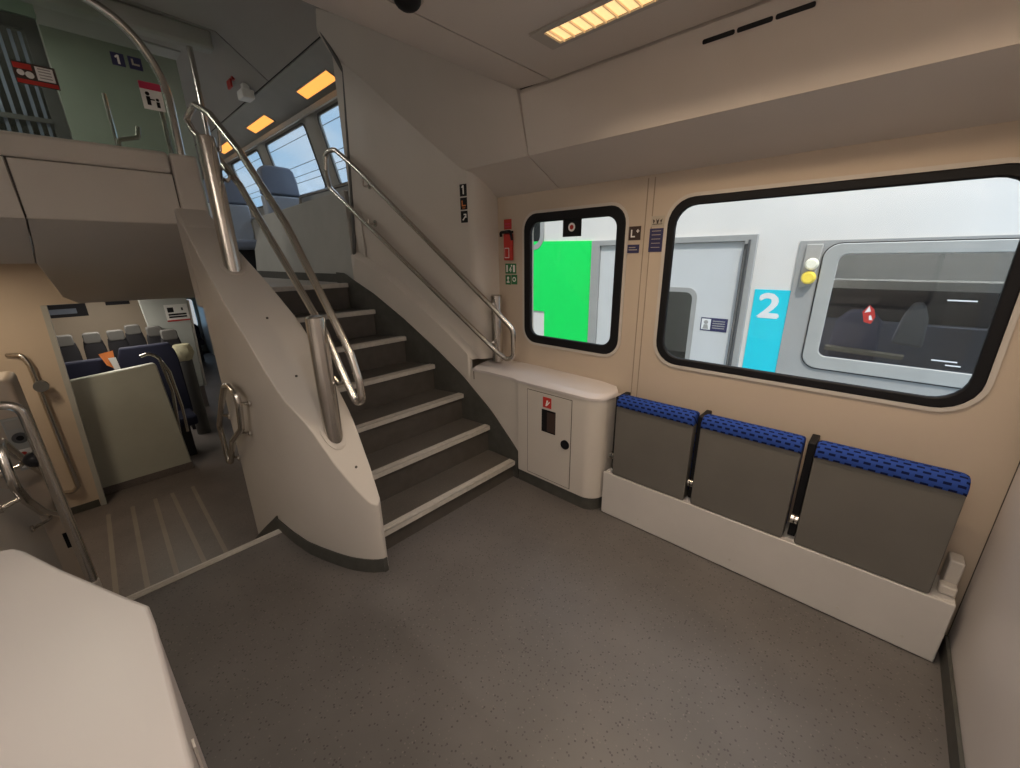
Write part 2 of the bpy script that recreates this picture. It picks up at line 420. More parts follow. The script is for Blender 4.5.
# ------------------------------------------------------------------ stair side wall (white panel beside the steps)
mb = MB()
xs = sorted(frange(-3.12, -1.668, 30) + [-2.13, -2.099, -2.097])
mb.grid([[(x, R(x), interp(x, ZS) - .002) for x in xs], [(x, R(x), interp(x, ZL)) for x in xs]])
xu = frange(-3.12, -2.13, 22)
mb.grid([[(x, R(x), interp(x, ZL)) for x in xu], [(x, R(x) + .05, interp(x, ZL) + .035) for x in xu], [(x, R(x) + .05, interp(x, LZt) + .02) for x in xu]])
ret = [(-2.13, R(-2.13) + .05), (-2.10, 1.905), (-2.075, 1.925), (-2.055, 1.955), (-2.043, 1.995), (-2.037, 2.04), (-2.035, W)]
mb.grid([[(x, y, .795) for x, y in ret], [(x, y, 2.05) for x, y in ret]])
mb.add([(-2.13, R(-2.13), .82), (-2.097, R(-2.1), .80), (-2.097, 1.91, .80), (-2.10, 1.905, .80), (-2.13, R(-2.13) + .05, .855)], [(0, 1, 2, 3, 4)])
struct(mb.build('wall_stairs', M['panel']))
struct(MB().tube([(-3.118, 1.575, 1.50), (-3.118, 1.60, 1.71), (-3.05, 1.634, 2.72), (-3.12, 1.50, 3.02), (-3.16, 1.44, 3.12)], .014, 8).build('trim_7', M['gasket']))
struct(MB().box(-2.09, R(-2.09) - .0025, .655, -2.086, R(-2.09) + .004, .715).build('trim_8', M['seam']))

# ------------------------------------------------------------------ staircase up
st = thing('staircase', 'dark grey staircase with pale nosings curving up to the upper deck', 'staircase', (-1.7, 1.35, 0))
def left_edge(xa, xb, n=6): return [(x, interp(x, YI) + .004) for x in frange(xa, xb, n)]
for k in range(7):
    x0 = STEP_X[k]; x1 = STEP_X[k] - .278 if k < 6 else STEP_X[k] - .10
    z1 = STEP_Z[k]; z0 = z1 - .1972 if k else 0.001
    Lp = left_edge(x0, x1 - .0, 4); Rp = [(x, R(x) - .012) for x in frange(x1, x0, 4)]
    poly = Lp + Rp
    t = MB().prism(poly, lambda a, b: (a, b, z1 - .03), lambda a, b: (a, b, z1)).build('tread', M['tread'], st)
    n0, n1 = interp(x0, YI) + .006, R(x0) - .016
    nb = MB().box(x0 - .046, n0, z1 + .0005, x0 + .004, n1, z1 + .004).box(x0 + .0005, n0, z1 - .026, x0 + .006, n1, z1 + .004)
    nb.box(x0 - .02, n0, z1 + .004, x0 - .016, n1, z1 + .006)
    nb.build('nosing', M['alu'], t)
    xr = x0 - .018
    MB().box(xr - .012, interp(xr, YI) + .004, z0, xr, R(xr) - .012, z1 - .0305).build('riser', M['riser'], st)
xs = frange(-3.36, -1.674, 40)
mb = MB().slab([[(x, R(x) - .010, (interp(x, [(-1.66 + .0, 0.001), (-1.95, 0.001), (-3.2, 1.0), (-3.36, 1.15)]))) for x in xs],
                [(x, R(x) - .010, interp(x, ZS)) for x in xs]], (0, .007, 0))
mb.build('side_skirting', M['darkgrey'], st)
# landing skirt on the upper deck
struct(MB().box(-5.7, 1.552, FZ, -3.37, 1.560, FZ + .07).build('baseboard_upper', M['darkgrey']))

# ------------------------------------------------------------------ balustrade wall on the left of the stair
xs = sorted(set([-1.585, -1.59, -1.60, -1.62, -1.65] + [round(v, 3) for v in frange(-2.87, -1.69, 26)]))
mb = MB(); rows = []
for x in xs:
    zb = 0.001 if x >= -2.329 else max(LZ + .003, zlow(x) - .02)
    yo, yi, zc = interp(x, YO), interp(x, YI), interp(x, ZC)
    rows.append([(x, yo, zb), (x, yo, zc), (x, yi, zc), (x, yi, zb), (x, yo, zb)])
mb.grid(rows); mb.add(rows[0][:4], [(0, 1, 2, 3)]); mb.add(rows[-1][:4], [(0, 1, 2, 3)])
bal = mb.build('balustrade', M['panel'], bevel=.012, seg=3)
tag(bal, 'curved white solid balustrade with broad sloping top left of the steps', 'balustrade')
# its upper end running into the gallery front
xs = frange(-3.02, -2.873, 5)
mb = MB(); rows = []
for x in xs:
    yo, yi, zc = interp(x, YO), interp(x, YI), interp(x, ZC)
    rows.append([(x, yo, 1.24), (x, yo, zc), (x, yi, zc), (x, yi, 1.24), (x, yo, 1.24)])
mb.grid(rows); mb.add(rows[0][:4], [(0, 1, 2, 3)]); mb.add(rows[-1][:4], [(0, 1, 2, 3)])
mb.box(-3.14, .535, 1.74, -3.0, .662, 2.06)
struct(mb.build('wall_newel', M['panel'], bevel=.012))
for (x, y) in ((-2.32, .66), (-2.05, .66), (-1.70, .735)):
    z = interp(x, ZC)
    c = MB().cyl((x, y, z - .001), (x + .003, y, z + .003), .006, n=10).build('screw_cover', M['seam'], bal)

# ------------------------------------------------------------------ gallery front of the upper deck
mb = MB()
mb.box(-3.10, -.053, 1.70, -3.0, .530, 1.955)
mb.slab([[(-3.0, -.053, 1.70), (-3.0, .5, 1.70)], [(-3.45, -.085, 1.50), (-3.45, .6, 1.50)], [(-4.2, -.04, 1.275), (-4.2, .9, 1.26)], [(-5.09, .03, 1.172), (-5.09, 1.3, 1.145)]], (-.02, 0, .03))
struct(mb.build('wall_gallery', M['panel'], bevel=.004))
mb = MB().box(-3.13, -1.6, 1.958, -2.985, .530, 2.06)
struct(mb.build('trim_9', M['panel'], bevel=.015))
mb = MB().box(-3.10, -1.6, 1.70, -3.0, -.060, 1.955)
mb.slab([[(-3.0, -1.6, 1.70), (-3.0, -.06, 1.70)], [(-3.45, -1.6, 1.50), (-3.45, -.09, 1.50)]], (-.02, 0, .03))
mb.box(-3.49, -1.6, 1.50, -3.45, -.085, 1.62)
struct(mb.build('wall_gallery_left', M['panel'], bevel=.004))
struct(MB().box(-3.06, -.0605, 1.70, -3.006, -.0525, 1.957).box(-3.06, .5305, 1.70, -3.006, .5345, 1.957).build('trim_10', M['seam']))
struct(MB().box(-5.1, -1.2, 1.505, -3.49, -.0, 1.56).build('ceiling_lower', M['panel']))

# glass screen with bent rail on the gallery
tubep = fillet([(-3.05, .602, 2.0605), (-3.05, .609, 2.42), (-3.05, .50, 2.64), (-3.05, .20, 2.755), (-3.05, -.3, 2.80), (-3.05, -1.5, 2.82)], .5, 10)
scr = thing('glass_screen', 'smoky glass screen on the gallery edge with bent steel rail', 'glass screen', (-3.05, 0, 2.06))
MB().tube(tubep, .019, 14).build('edge_rail', M['steel'], scr)
poly = [(-1.55, 2.062)] + [(p.y - .021 if p.z < 2.7 else p.y, p.z - (0 if p.z < 2.5 else .018)) for p in [Vector(q) for q in tubep]]
MB().prism(poly, lambda a, b: (-3.047, a, b), lambda a, b: (-3.055, a, b)).build('pane', M['screen'], scr)

# ------------------------------------------------------------------ stickers and signs
class Frame2:
    """local plane: o origin, u right, v up, n towards the viewer"""
    def __init__(s, o, u, v): s.o = Vector(o); s.u = Vector(u).normalized(); s.v = Vector(v).normalized(); s.n = s.u.cross(s.v)
    def p(s, a, b, h=0): return s.o + s.u * a + s.v * b + s.n * h
def plate(mb, F, poly, h0, h1): return mb.prism(poly, lambda a, b: F.p(a, b, h0), lambda a, b: F.p(a, b, h1))
def rect(x0, y0, x1, y1): return [(x0, y0), (x1, y0), (x1, y1), (x0, y1)]
def disc(cx, cy, r, n=20): return [(cx + r * math.cos(2 * PI * k / n), cy + r * math.sin(2 * PI * k / n)) for k in range(n)]
def text_mesh(body, size, extrude=.0004):
    cu = bpy.data.curves.new('txt', 'FONT'); cu.body = body; cu.size = size; cu.align_x = 'CENTER'; cu.align_y = 'CENTER'; cu.extrude = extrude; cu.resolution_u = 3
    o = bpy.data.objects.new('txt', cu); COL.objects.link(o); bpy.context.view_layer.update()
    dg = bpy.context.evaluated_depsgraph_get(); me = bpy.data.meshes.new_from_object(o.evaluated_get(dg))
    V = [v.co.copy() for v in me.vertices]; Fc = [tuple(p.vertices) for p in me.polygons]
    bpy.data.objects.remove(o); bpy.data.curves.remove(cu); bpy.data.meshes.remove(me)
    return V, Fc
def put_text(mb, F, body, cx, cy, size, h, sx=1., bold=0):
    V, Fc = text_mesh(body, size)
    offs = [(0, 0)] if not bold else [(0, 0), (bold, 0), (-bold, 0), (0, bold), (0, -bold)]
    for k, (a, b) in enumerate(offs):
        mb.add([F.p(cx + v.x * sx + a, cy + v.y + b, h + v.z + k * 1e-5) for v in V], Fc)
def sticker(name, label, F, w, h, base, layers, cat='sign', t=.0015, gap=.0008, group=None, r=0):
    """layers: list of (part name, material, [polygons] or ('text', body, cx, cy, size))"""
    root = thing(name, label, cat, F.p(w / 2, 0, gap), group)
    plate(MB(), F, rrect(0, 0, w, h, r, 3) if r else rect(0, 0, w, h), gap, gap + t).build('plate', base, root, flat=True)
    hh = gap + t
    for nm, mt, items in layers:
        mb = MB()
        for it in items:
            if it and it[0] == 'text': put_text(mb, F, it[1], it[2], it[3], it[4], hh + .0006, *it[5:])
            else: plate(mb, F, it, hh + .0001, hh + .0008)
        hh += .0008
        mb.build(nm, mt, root, flat=True)
    return root
def wallF(x, z): return Frame2((x, W, z), (1, 0, 0), (0, 0, 1))

# column of three signs on the stair wall
ang = math.atan2(R(-2.1) - R(-2.3), .2)
for z, nm, lb, lay in ((1.878, 'class_sign', 'black square sign with white figure 1 on the stair wall', [('figure', M['white'], [[(.024, .012), (.034, .012), (.034, .066), (.025, .066), (.014, .054), (.018, .049), (.024, .054)]])]),
                   (1.798, 'seat_sign', 'dark sign with small seat pictogram below the figure 1 sign', [('pictogram', M['orange'], [rect(.012, .02, .044, .028), rect(.012, .028, .02, .055), rect(.016, .008, .04, .012)])]),
                   (1.718, 'arrow_sign', 'black sign with white diagonal arrow, lowest on the stair wall', [('arrow', M['white'], [[(.012, .018), (.018, .012), (.040, .034), (.034, .040)], [(.024, .054), (.046, .054), (.046, .030), (.038, .030), (.038, .046), (.024, .046)]])])):
    x = -2.188
    F = Frame2((x, R(x) + .05 - .003, z), (math.cos(ang), math.sin(ang), 0), (0, 0, 1))
    sticker(nm, lb, F, .056, .072, M['black'], lay)

# red square, emergency brake handle, green notices left of the small window
sticker('brake_notice', 'small dark red square notice above the red emergency handle', wallF(-1.978, 1.672), .068, .062, M['red'], [('print', M['magenta'], [rect(.008, .012, .06, .02), rect(.008, .03, .06, .038)])])
eb = thing('emergency_handle', 'red emergency handle box left of the small window', 'emergency handle', (-1.94, W, 1.47))
MB().box(-1.968, W - .022, 1.475, -1.893, W - .001, 1.645).build('box', M['red'], eb, bevel=.006)
MB().box(-1.955, W - .0245, 1.49, -1.915, W - .0225, 1.555).build('label_strip', M['white'], eb)
MB().box(-1.951, W - .026, 1.495, -1.919, W - .0247, 1.55).build('label_print', M['red'], eb)
MB().tube(fillet([(-1.98, W - .03, 1.628), (-1.975, W - .040, 1.652), (-1.885, W - .040, 1.656), (-1.876, W - .035, 1.60)], .015), .009, 10).box(-1.965, W - .03, 1.646, -1.895, W - .001, 1.660).build('handle', M['black'], eb)
sticker('exit_notice', 'green running figure notice, upper one below the red handle', wallF(-1.972, 1.388), .10, .066, M['green'], [('pictogram', M['white'], [rect(.010, .010, .024, .056), [(.034, .018), (.046, .022), (.056, .040), (.048, .044)], [(.044, .012), (.05, .010), (.060, .028), (.054, .030)], disc(.058, .052, .006, 10), rect(.072, .010, .090, .056)])])
sticker('hammer_notice', 'green square notice at left below the running figure notice', wallF(-1.972, 1.315), .050, .063, M['green'], [('pictogram', M['white'], [disc(.025, .044, .010, 12), rect(.012, .012, .038, .021), rect(.021, .021, .029, .034)])])
sticker('glass_notice', 'green square notice at right below the running figure notice', wallF(-1.916, 1.318), .052, .063, M['green'], [('pictogram', M['white'], [disc(.026, .033, .016, 14)]), ('mark', M['green'], [disc(.026, .033, .009, 12)])])
sticker('priority_sign', 'dark brown sign with white mark right of the small window', wallF(-1.070, 1.572), .066, .068, M['brown'], [('pictogram', M['white'], [rect(.012, .014, .019, .052), rect(.019, .014, .036, .021), rect(.042, .042, .058, .047), rect(.0475, .036, .0525, .053)])])
sticker('luggage_sign', 'small navy sign right of the small window below the brown one', wallF(-1.072, 1.508), .066, .042, M['navy'], [('print', M['clear'], [rect(.008, .026, .045, .030), rect(.008, .014, .056, .018)])])
sticker('crown_sign', 'clear sign with fine pictogram left of the large window', wallF(-.952, 1.632), .066, .05, M['clear'], [('pictogram', M['brown'], [rect(.008, .010, .058, .013), [(.008, .036), (.013, .014), (.020, .028)], [(.025, .038), (.030, .014), (.037, .014), (.041, .038), (.033, .028)], [(.058, .036), (.046, .028), (.052, .014)]])])
sticker('info_sign', 'tall navy notice with text lines left of the large window', wallF(-.955, 1.512), .070, .112, M['navy'], [('print', M['clear'], [rect(.012, z, .058, z + .003) for z in (.02, .04, .06, .08, .098)])])
# emergency release tab stuck to the small window
F = Frame2((-1.500, W + .0055, 1.606), (1, 0, 0), (0, 0, 1))
sticker('release_tab', 'black square tab with white ring and red dot on the small window', F, .13, .095, M['black'], [('ring', M['white'], [disc(.063, .052, .024)]), ('dot', M['red'], [disc(.063, .052, .013)])])

# stickers on the glass screen
def scrF(y, z): return Frame2((-3.047, y, z), (0, 1, 0), (0, 0, 1))
sticker('glass_class_sign', 'blue square with white figure 1 on the glass screen', scrF(.408, 2.435), .05, .055, M['navy'], [('figure', M['white'], [[(.022, .008), (.031, .008), (.031, .047), (.023, .047), (.013, .037), (.017, .032), (.022, .037)]])])
sticker('glass_seat_sign', 'blue seat pictogram square right of figure 1 on the glass', scrF(.472, 2.435), .052, .055, M['navy'], [('pictogram', M['clear'], [rect(.012, .018, .042, .026), rect(.012, .026, .02, .045)])])
sticker('courtesy_notice', 'white notice with magenta band and two figures on the glass screen', scrF(.49, 2.265), .088, .125, M['white'], [
    ('band', M['magenta'], [rect(0, .092, .088, .125)]), ('figure', M['black'], [rect(.018, .02, .034, .06), disc(.026, .072, .009, 12), rect(.034, .044, .052, .050), rect(.056, .014, .07, .04), disc(.063, .05, .007, 12)])])
sticker('leaflet_notice', 'dark red and white notice at left of the glass screen', scrF(.058, 2.272), .135, .088, M['brown'], [
    ('band', M['red'], [rect(.004, .004, .131, .02), rect(.004, .06, .06, .082)]), ('print', M['white'], [rect(.07, .026, .126, .080), disc(.022, .045, .012, 10), disc(.048, .04, .014, 10)]), ('lines', M['upper'], [rect(.078, z, .118, z + .004) for z in (.035, .047, .059, .070)])])

# ------------------------------------------------------------------ fire extinguisher cabinet
cab = thing('extinguisher_cabinet', 'white cabinet with small door under the small window', 'cabinet', (-1.35, 1.95, 0))
def cab_poly(o=0., xl=-1.663):
    pts = [(xl, 1.85 - o)]
    cx, cy, r = -1.155, 1.955, .105 + o
    for k in range(9):
        a = math.radians(-90 + 80 * k / 8); pts.append((cx + r * math.cos(a), cy + r * math.sin(a)))
    pts += [(-1.044 + o, W - .002), (xl, W - .002)]
    return pts
MB().prism(cab_poly(), lambda a, b: (a, b, .085), lambda a, b: (a, b, .716)).build('body', M['panel'], cab)
MB().prism(cab_poly(-.006), lambda a, b: (a, b, .001), lambda a, b: (a, b, .085)).build('kick_plate', M['darkgrey'], cab)
# lid: low rounded front edge, rising towards the wall, running left as a ledge to the stair wall
def lid_z(y): return interp(y, [(1.83, .722), (1.845, .738), (1.88, .748), (1.96, .762), (W, .782)])
front = [(x, R(x) - .004) for x in frange(-2.094, -1.70, 8)] + [(-1.665, 1.846)]
cx, cy, r = -1.155, 1.955, .110
front += [(cx + r * math.cos(math.radians(a)), cy + r * math.sin(math.radians(a))) for a in (-90, -75, -60, -45, -30, -15, 0)] + [(-1.035, 2.02)]
rows = []
for x, y in front:
    tx = x if x < -1.3 else interp(x, [(-1.3, -1.3), (-1.03, -1.075)])
    row = [(x, y + .001, .717), (x, y, .733)]
    for t in (.12, .3, .6, 1.0):
        xx = x + (tx - x) * t; yy = y + (W - .002 - y) * t
        yb = y + .0
        row.append((xx, yy, .745 + (interp(x, [(-2.2, .775), (-1.3, .785), (-1.03, .757)]) - .745) * t))
    rows.append(row)
mb = MB().grid(rows)
mb.add([r_[0] for r_ in rows] + [(-2.09, W - .002, .717), (-1.04, W - .002, .717)][::-1], [tuple(range(len(rows) + 2))])
mb.build('lid', M['lilac'], cab, angle=50)
dr = MB().box(-1.575, 1.8470, .105, -1.238, 1.8495, .690).build('door', M['panel'], cab, bevel=.0)
MB().frame(rect(-1.5795, .1005, -1.2335, .6945), rect(-1.5755, .1045, -1.2375, .6905), lambda a, b: (a, 1.8488, b), lambda a, b: (a, 1.8498, b)).build('door_gap', M['seam'], cab)
MB().box(-1.458, 1.8455, .437, -1.350, 1.8468, .588).build('viewing_slot', M['black'], dr)
MB().box(-1.415, 1.8445, .445, -1.353, 1.8454, .575).build('extinguisher_glimpse', M['brown'], dr)
MB().cyl((-1.274, 1.8468, .397), (-1.274, 1.840, .397), .030).build('lock', M['black'], dr)
F = Frame2((-1.449, 1.8466, .602), (1, 0, 0), (0, 0, 1))
pic = plate(MB(), F, rect(0, 0, .065, .068), 0, .0012).build('fire_pictogram', M['red'], dr)
plate(MB(), F, [(.02, .012), (.03, .012), (.042, .05), (.03, .05)], .0013, .0018).add([F.p(*q, .0015) for q in ((.034, .014), (.054, .04), (.05, .046), (.03, .02))], [(0, 1, 2, 3)]).build('flame_mark', M['white'], pic)

# ------------------------------------------------------------------ tip-up seats and their base
bp_ = thing('chair_plinth', 'long low white panel beneath the three folding seats', 'plinth', (-.32, 1.95, 0))
MB().box(-1.036, 1.906, .004, .398, 1.925, .278).build('front_panel', M['base'], bp_, bevel=.004)
MB().box(-1.030, 1.926, .262, .398, W - .001, .277).build('shelf', M['base'], bp_, bevel=.003)
MB().box(-1.03, 1.93, .001, .396, 1.95, .26).build('kick_plate', M['darkgrey'], bp_)
for sx in (-.8, -.32, .1, .3): MB().cyl((sx, 1.9058, .06), (sx, 1.9045, .06), .006, n=10).build('screw', M['alu'], bp_)
MB().box(.36, 1.99, .2785, .40, 2.06, .405).box(.350, 1.95, .279, .398, 1.989, .315).build('end_bracket', M['panel'], bp_, bevel=.006)
def make_seat(x0, x1, label):
    r = thing('folding_chair', label, 'folding seat', (.5 * (x0 + x1), 1.96, .287), 'folding seats under the large window')
    MB().prism(rrect(x0, .282, x1, .715, .010, 3), lambda a, b: (a, 1.908, b), lambda a, b: (a, 1.965, b)).build('shell', M['shell'], r, bevel=.004)
    prof = [(1.900, .708), (1.897, .722), (1.900, .742), (1.912, .758), (1.930, .765), (1.955, .764), (1.985, .755), (1.992, .735), (1.992, .32), (1.966, .32), (1.966, .708)]
    rows = []
    for t in [0, .006, .015, .03, .05, .25, .5, .75, .95, .97, .985, .994, 1]:
        x = x0 + (x1 - x0) * t
        e = min(t, 1 - t) * (x1 - x0); s = 0 if e > .02 else (1 - math.sqrt(max(0, 1 - (1 - e / .02) ** 2))) * .010
        rows.append([(x, y + (s if y < 1.95 else 0), z - (s if z > .7 else 0)) for y, z in prof + prof[:1]])
    mb = MB().grid(rows); mb.add(rows[0][:-1], [tuple(range(len(prof)))]); mb.add(rows[-1][:-1], [tuple(range(len(prof)))])
    mb.build('cushion', M['fabric'], r, angle=50)
    hb = MB().box(x0 - .031, 1.955, .2845, x0 - .004, W - .002, .74).build('hinge_bracket', M['black'], r, bevel=.003)
    xm = x0 - .017
    MB().cyl((xm - .0128, 1.935, .385), (xm - .002, 1.935, .385), .022, n=20).cyl((xm + .002, 1.935, .385), (xm + .0128, 1.935, .385), .020, n=20).box(xm - .008, 1.935, .375, xm + .008, 1.956, .395).build('pivot', M['steel'], hb)
    return r
SEATS = [(-.982, -.572, 'blue topped folding seat nearest the white cabinet'), (-.538, -.138, 'middle one of the three blue topped folding seats'), (-.094, .328, 'blue topped folding seat nearest the right end wall')]
s0 = make_seat(*SEATS[0]); x_a, x_b, _ = SEATS[0]
for x0, x1, lb in SEATS[1:]:
    c = copy_tree(s0); c.location = (.5 * (x0 + x1), 1.96, .287); c['label'] = lb; c.scale = ((x1 - x0) / (x_b - x_a), 1, 1)
# ------------------------------------------------------------------ handrails
TR = .0165
def brk(mb, a, b, r=.007):
    mb.tube(fillet([a, ((a[0] + b[0]) / 2, (a[1] + b[1]) / 2, min(a[2], b[2]) - .02), b], .02, 4), r, 8)
hl = thing('handrail', 'steel handrail loop on two thick posts left of the steps', 'handrail', (-2.1, .68, 1.0))
for (px, py, zt) in ((-1.812, .70, 1.265), (-2.615, .63, 2.085)):
    z = interp(px, ZC)
    mb = MB(); cir = [(px + .041 * math.cos(2 * PI * k / 28), py + .041 * math.sin(2 * PI * k / 28)) for k in range(29)]
    cap_ = [(px + (a - px) * .88, py + (b - py) * .88) for a, b in cir]
    mb.grid([[(a, b, interp(a, ZC) + .0075) for a, b in cir], [(a, b, zt - .006) for a, b in cir], [(a, b, zt) for a, b in cap_]]); mb.add([(a, b, zt) for a, b in cap_[:-1]], [tuple(range(28))])
    p = mb.build('post', M['steel'], hl)
    mb = MB(); n = 28; sl = .86
    ro = [(px + .056 * math.cos(2 * PI * k / n), py + .056 * math.sin(2 * PI * k / n)) for k in range(n)]
    ri = [(px + .042 * math.cos(2 * PI * k / n), py + .042 * math.sin(2 * PI * k / n)) for k in range(n)]
    mb.frame(ro, ri, lambda a, b: (a, b, interp(a, ZC) + .0065), lambda a, b: (a, b, interp(a, ZC) + .0025)); mb.build('post_ring', M['panel'], p)
loop = [(-1.74, .785, .865), (-1.648, .790, .885), (-1.66, .788, 1.03), (-2.098, .747, 1.668), (-2.70, .69, 2.215), (-2.86, .676, 2.285), (-3.03, .662, 2.26), (-3.03, .662, 2.165)]
lower = [(-1.893, .767, 1.172), (-2.50, .709, 1.857), (-2.739, .687, 2.035), (-2.88, .674, 2.13)]
path = [(-1.66, .788, .985), (-1.70, .785, 1.10)] + [(-2.098, .747, 1.665), (-2.43, .716, 1.998), (-2.696, .691, 2.208), (-2.87, .675, 2.285), (-3.035, .66, 2.25), (-2.98, .666, 2.185), (-2.739, .687, 2.030), (-2.504, .709, 1.860), (-1.893, .767, 1.175), (-1.76, .779, .945), (-1.705, .785, .865), (-1.655, .79, .885)]
MB().tube(fillet(path, .09, 7, closed=True), TR, 14, closed=True).build('rail', M['steel'], hl)
for a, b in (((-1.812, .742, 1.10), (-1.85, .772, 1.12)), ((-1.812, .742, .98), (-1.765, .765, .965)), ((-2.615, .672, 1.90), (-2.56, .69, 1.915)), ((-2.615, .672, 2.04), (-2.60, .69, 2.115))):
    mb = MB(); brk(mb, a, b); mb.build('bracket', M['steel'], hl)

hr = thing('handrail', 'steel double handrail along the stair side wall down to the cabinet', 'handrail', (-1.975, 1.98, .79))
MB().tube([(-1.975, 1.985, .786), (-1.975, 1.985, 1.245), (-1.975, 1.985, 1.251)], [.040, .040, .035], 28).build('post', M['steel'], hr)
path = [(-3.215, 1.487, 2.12), (-3.19, 1.492, 2.235), (-3.10, 1.52, 2.245), (-2.89, 1.581, 2.079), (-1.881, 1.876, 1.166), (-1.755, 1.912, 1.045), (-1.752, 1.912, .865), (-1.80, 1.90, .835), (-1.889, 1.874, .896), (-3.066, 1.53, 1.892), (-3.20, 1.491, 2.005)]
MB().tube(fillet(path, .07, 7, closed=True), TR, 14, closed=True).build('rail', M['steel'], hr)
for a, b in (((-2.88, 1.64, 1.995), (-2.88, 1.59, 2.045)), ((-2.87, 1.645, 1.745), (-2.87, 1.59, 1.77))):
    MB().tube(fillet([a, (a[0], b[1], a[2] - .01), b], .02, 4), .008, 8).cyl((a[0], a[1] + .004, a[2]), (a[0], a[1] - .006, a[2]), .022, n=16).build('bracket', M['steel'], hr)
for z, dx in ((1.19, .02), (.93, 0)):
    MB().tube([(-1.975 + .0, 1.946, z), (-1.93 + dx * .5, 1.90, z + .01)], .009, 8).cyl((-1.965, 1.944, z - .012), (-1.965, 1.93, z - .012), .014, n=12).build('bracket', M['steel'], hr)
xx = -3.035
mb = MB().prism(rrect(-.014, 1.49, .014, 1.83, .0139, 6), lambda a, b: (xx + a, R(xx) + .049 - .001, b), lambda a, b: (xx + a, R(xx) + .049 - .007, b))
mb.build('mounting_plate', M['panel'], hr)

# loop rails in the stairwell down to the lower deck
def loop_rail(label, path, ywall, posts, sgn):
    r = thing('loop_handrail', label, 'handrail', path[0])
    MB().tube(fillet(path, .08, 6, closed=True), .0165, 12, closed=True).build('rail', M['steel'], r)
    for (x, y, z, yw) in posts:
        mb = MB(); mb.tube(fillet([(x, y, z), (x - .01, y + sgn * .006, z - .02), (x + .03, yw - sgn * .008, z - .025)], .02, 4), .008, 8)
        mb.tube([(x + .03, yw - sgn * .012, z - .025), (x + .03, yw - sgn * .0015, z - .025)], .017, 14)
        mb.build('bracket', M['steel'], r)
YL = .455
loop_rail('small steel loop handrail on the white balustrade wall by the lower stair',
          [(-2.48, .463, .865), (-2.60, .463, .84), (-2.75, .463, .725), (-3.03, .463, .48), (-3.02, .463, .22), (-2.95, .463, .24), (-2.74, .463, .46), (-2.43, .463, .63), (-2.36, .463, .79), (-2.38, .463, .85)], .503,
          [(-2.375, .463, .81, .511), (-2.48, .463, .61, .505), (-2.88, .463, .32, .496), (-2.87, .463, .61, .496)], 1)
loop_rail('large steel loop handrail on the left stairwell wall',
          [(-2.43, -.33, .745), (-2.454, -.33, .81), (-2.52, -.33, .818), (-2.714, -.33, .69), (-3.304, -.33, .36), (-3.345, -.33, .25), (-3.248, -.33, .158), (-3.093, -.33, .195), (-2.764, -.33, .367), (-2.515, -.33, .544), (-2.412, -.33, .655)], -.42,
          [(-2.47, -.33, .59, -.397), (-2.80, -.33, .625, -.403), (-2.91, -.33, .275, -.403)], -1)

# vertical poles
po = thing('grab_pole', 'bent steel pole with black knob left of the lower stair', 'pole', (-2.44, -.235, .003))
MB().tube(fillet([(-2.42, -.235, .003), (-2.42, -.235, .98), (-2.42, -.42, .99)], .06, 8), .017, 14).build('tube', M['steel'], po)
MB().sphere((-2.44, -.255, .735), .034, .034, .034).build('knob', M['black'], po)
MB().tube([(-2.42, -.235, .004), (-2.42, -.235, .11)], .022, 16).build('foot_sleeve', M['alu'], po)
po = thing('wall_grab_rail', 'thin steel grab rail with grey knob beside the lower doorway', 'handrail', (-5.06, -.355, -.46))
MB().tube(fillet([(-5.097, -.46, .80), (-5.06, -.38, .80), (-5.05, -.36, .70), (-5.05, -.355, -.44), (-5.06, -.40, -.47), (-5.097, -.45, -.47)], .05, 6), .018, 12).build('tube', M['steel'], po)
MB().cyl((-5.03, -.34, .53), (-4.985, -.34, .53), .045, n=24).build('knob', M['gasket'], po)

# ------------------------------------------------------------------ lower stairwell: steps, side walls, doorway
mb_root = thing('lower_stairs', 'grey steps dropping from the metal floor edge to the lower deck', 'staircase', (-2.6, .05, LZ))
for k in range(3):
    x0 = -2.35 - .255 * k; z1 = -.175 * (k + 1)
    t = MB().box(x0 - .255, -.385, z1 - .17 if k < 2 else LZ + .001, x0 - .001, .495, z1).build('step', M['tread'], mb_root)
    MB().box(x0 - .255, -.385, z1 + .0005, x0 - .215, .495, z1 + .004).build('nosing', M['alu'], t)
LW = [(-1.66, -.295), (-1.9, -.34), (-2.3, -.395), (-2.7, -.405), (-3.26, -.405)]
xs = frange(-3.25, -1.67, 20)
def lwz(x): return interp(x, [(-1.6, .73), (-2.1, .70), (-2.6, .60), (-3.3, .30)])
mb = MB().slab([[(x, interp(x, LW), -.69 if x < -2.335 else .002) for x in xs], [(x, interp(x, LW), lwz(x)) for x in xs]], (0, -.06, 0))
struct(mb.build('wall_left', M['panel']))
struct(MB().box(-2.33, -1.6, .0, -2.30, -.47, 1.2).build('wall_left_back', M['panel']))
cc = thing('control_column', 'cream control column with speaker panel beside the left stairwell wall', 'control panel', (-3.45, -.5, LZ))
MB().box(-3.62, -.80, LZ + .002, -3.30, -.318, .92).build('column', M['wall'], cc, bevel=.03, seg=4)
pn = MB().box(-3.2995, -.405, .42, -3.290, -.322, .72).build('panel', M['upwall'], cc, bevel=.003)
MB().box(-3.2895, -.395, .66, -3.284, -.332, .705).build('display', M['housing'], pn)
MB().cyl((-3.2895, -.363, .605), (-3.282, -.363, .605), .030, n=20).build('speaker_ring', M['gasket'], pn)
MB().cyl((-3.2815, -.363, .605), (-3.280, -.363, .605), .014, n=16).build('speaker_hole', M['black'], pn)
MB().box(-3.2895, -.397, .435, -3.285, -.330, .54).build('socket_plate', M['white'], pn)
MB().cyl((-3.2845, -.372, .515), (-3.281, -.372, .515), .012, n=12).build('red_button', M['red'], pn)
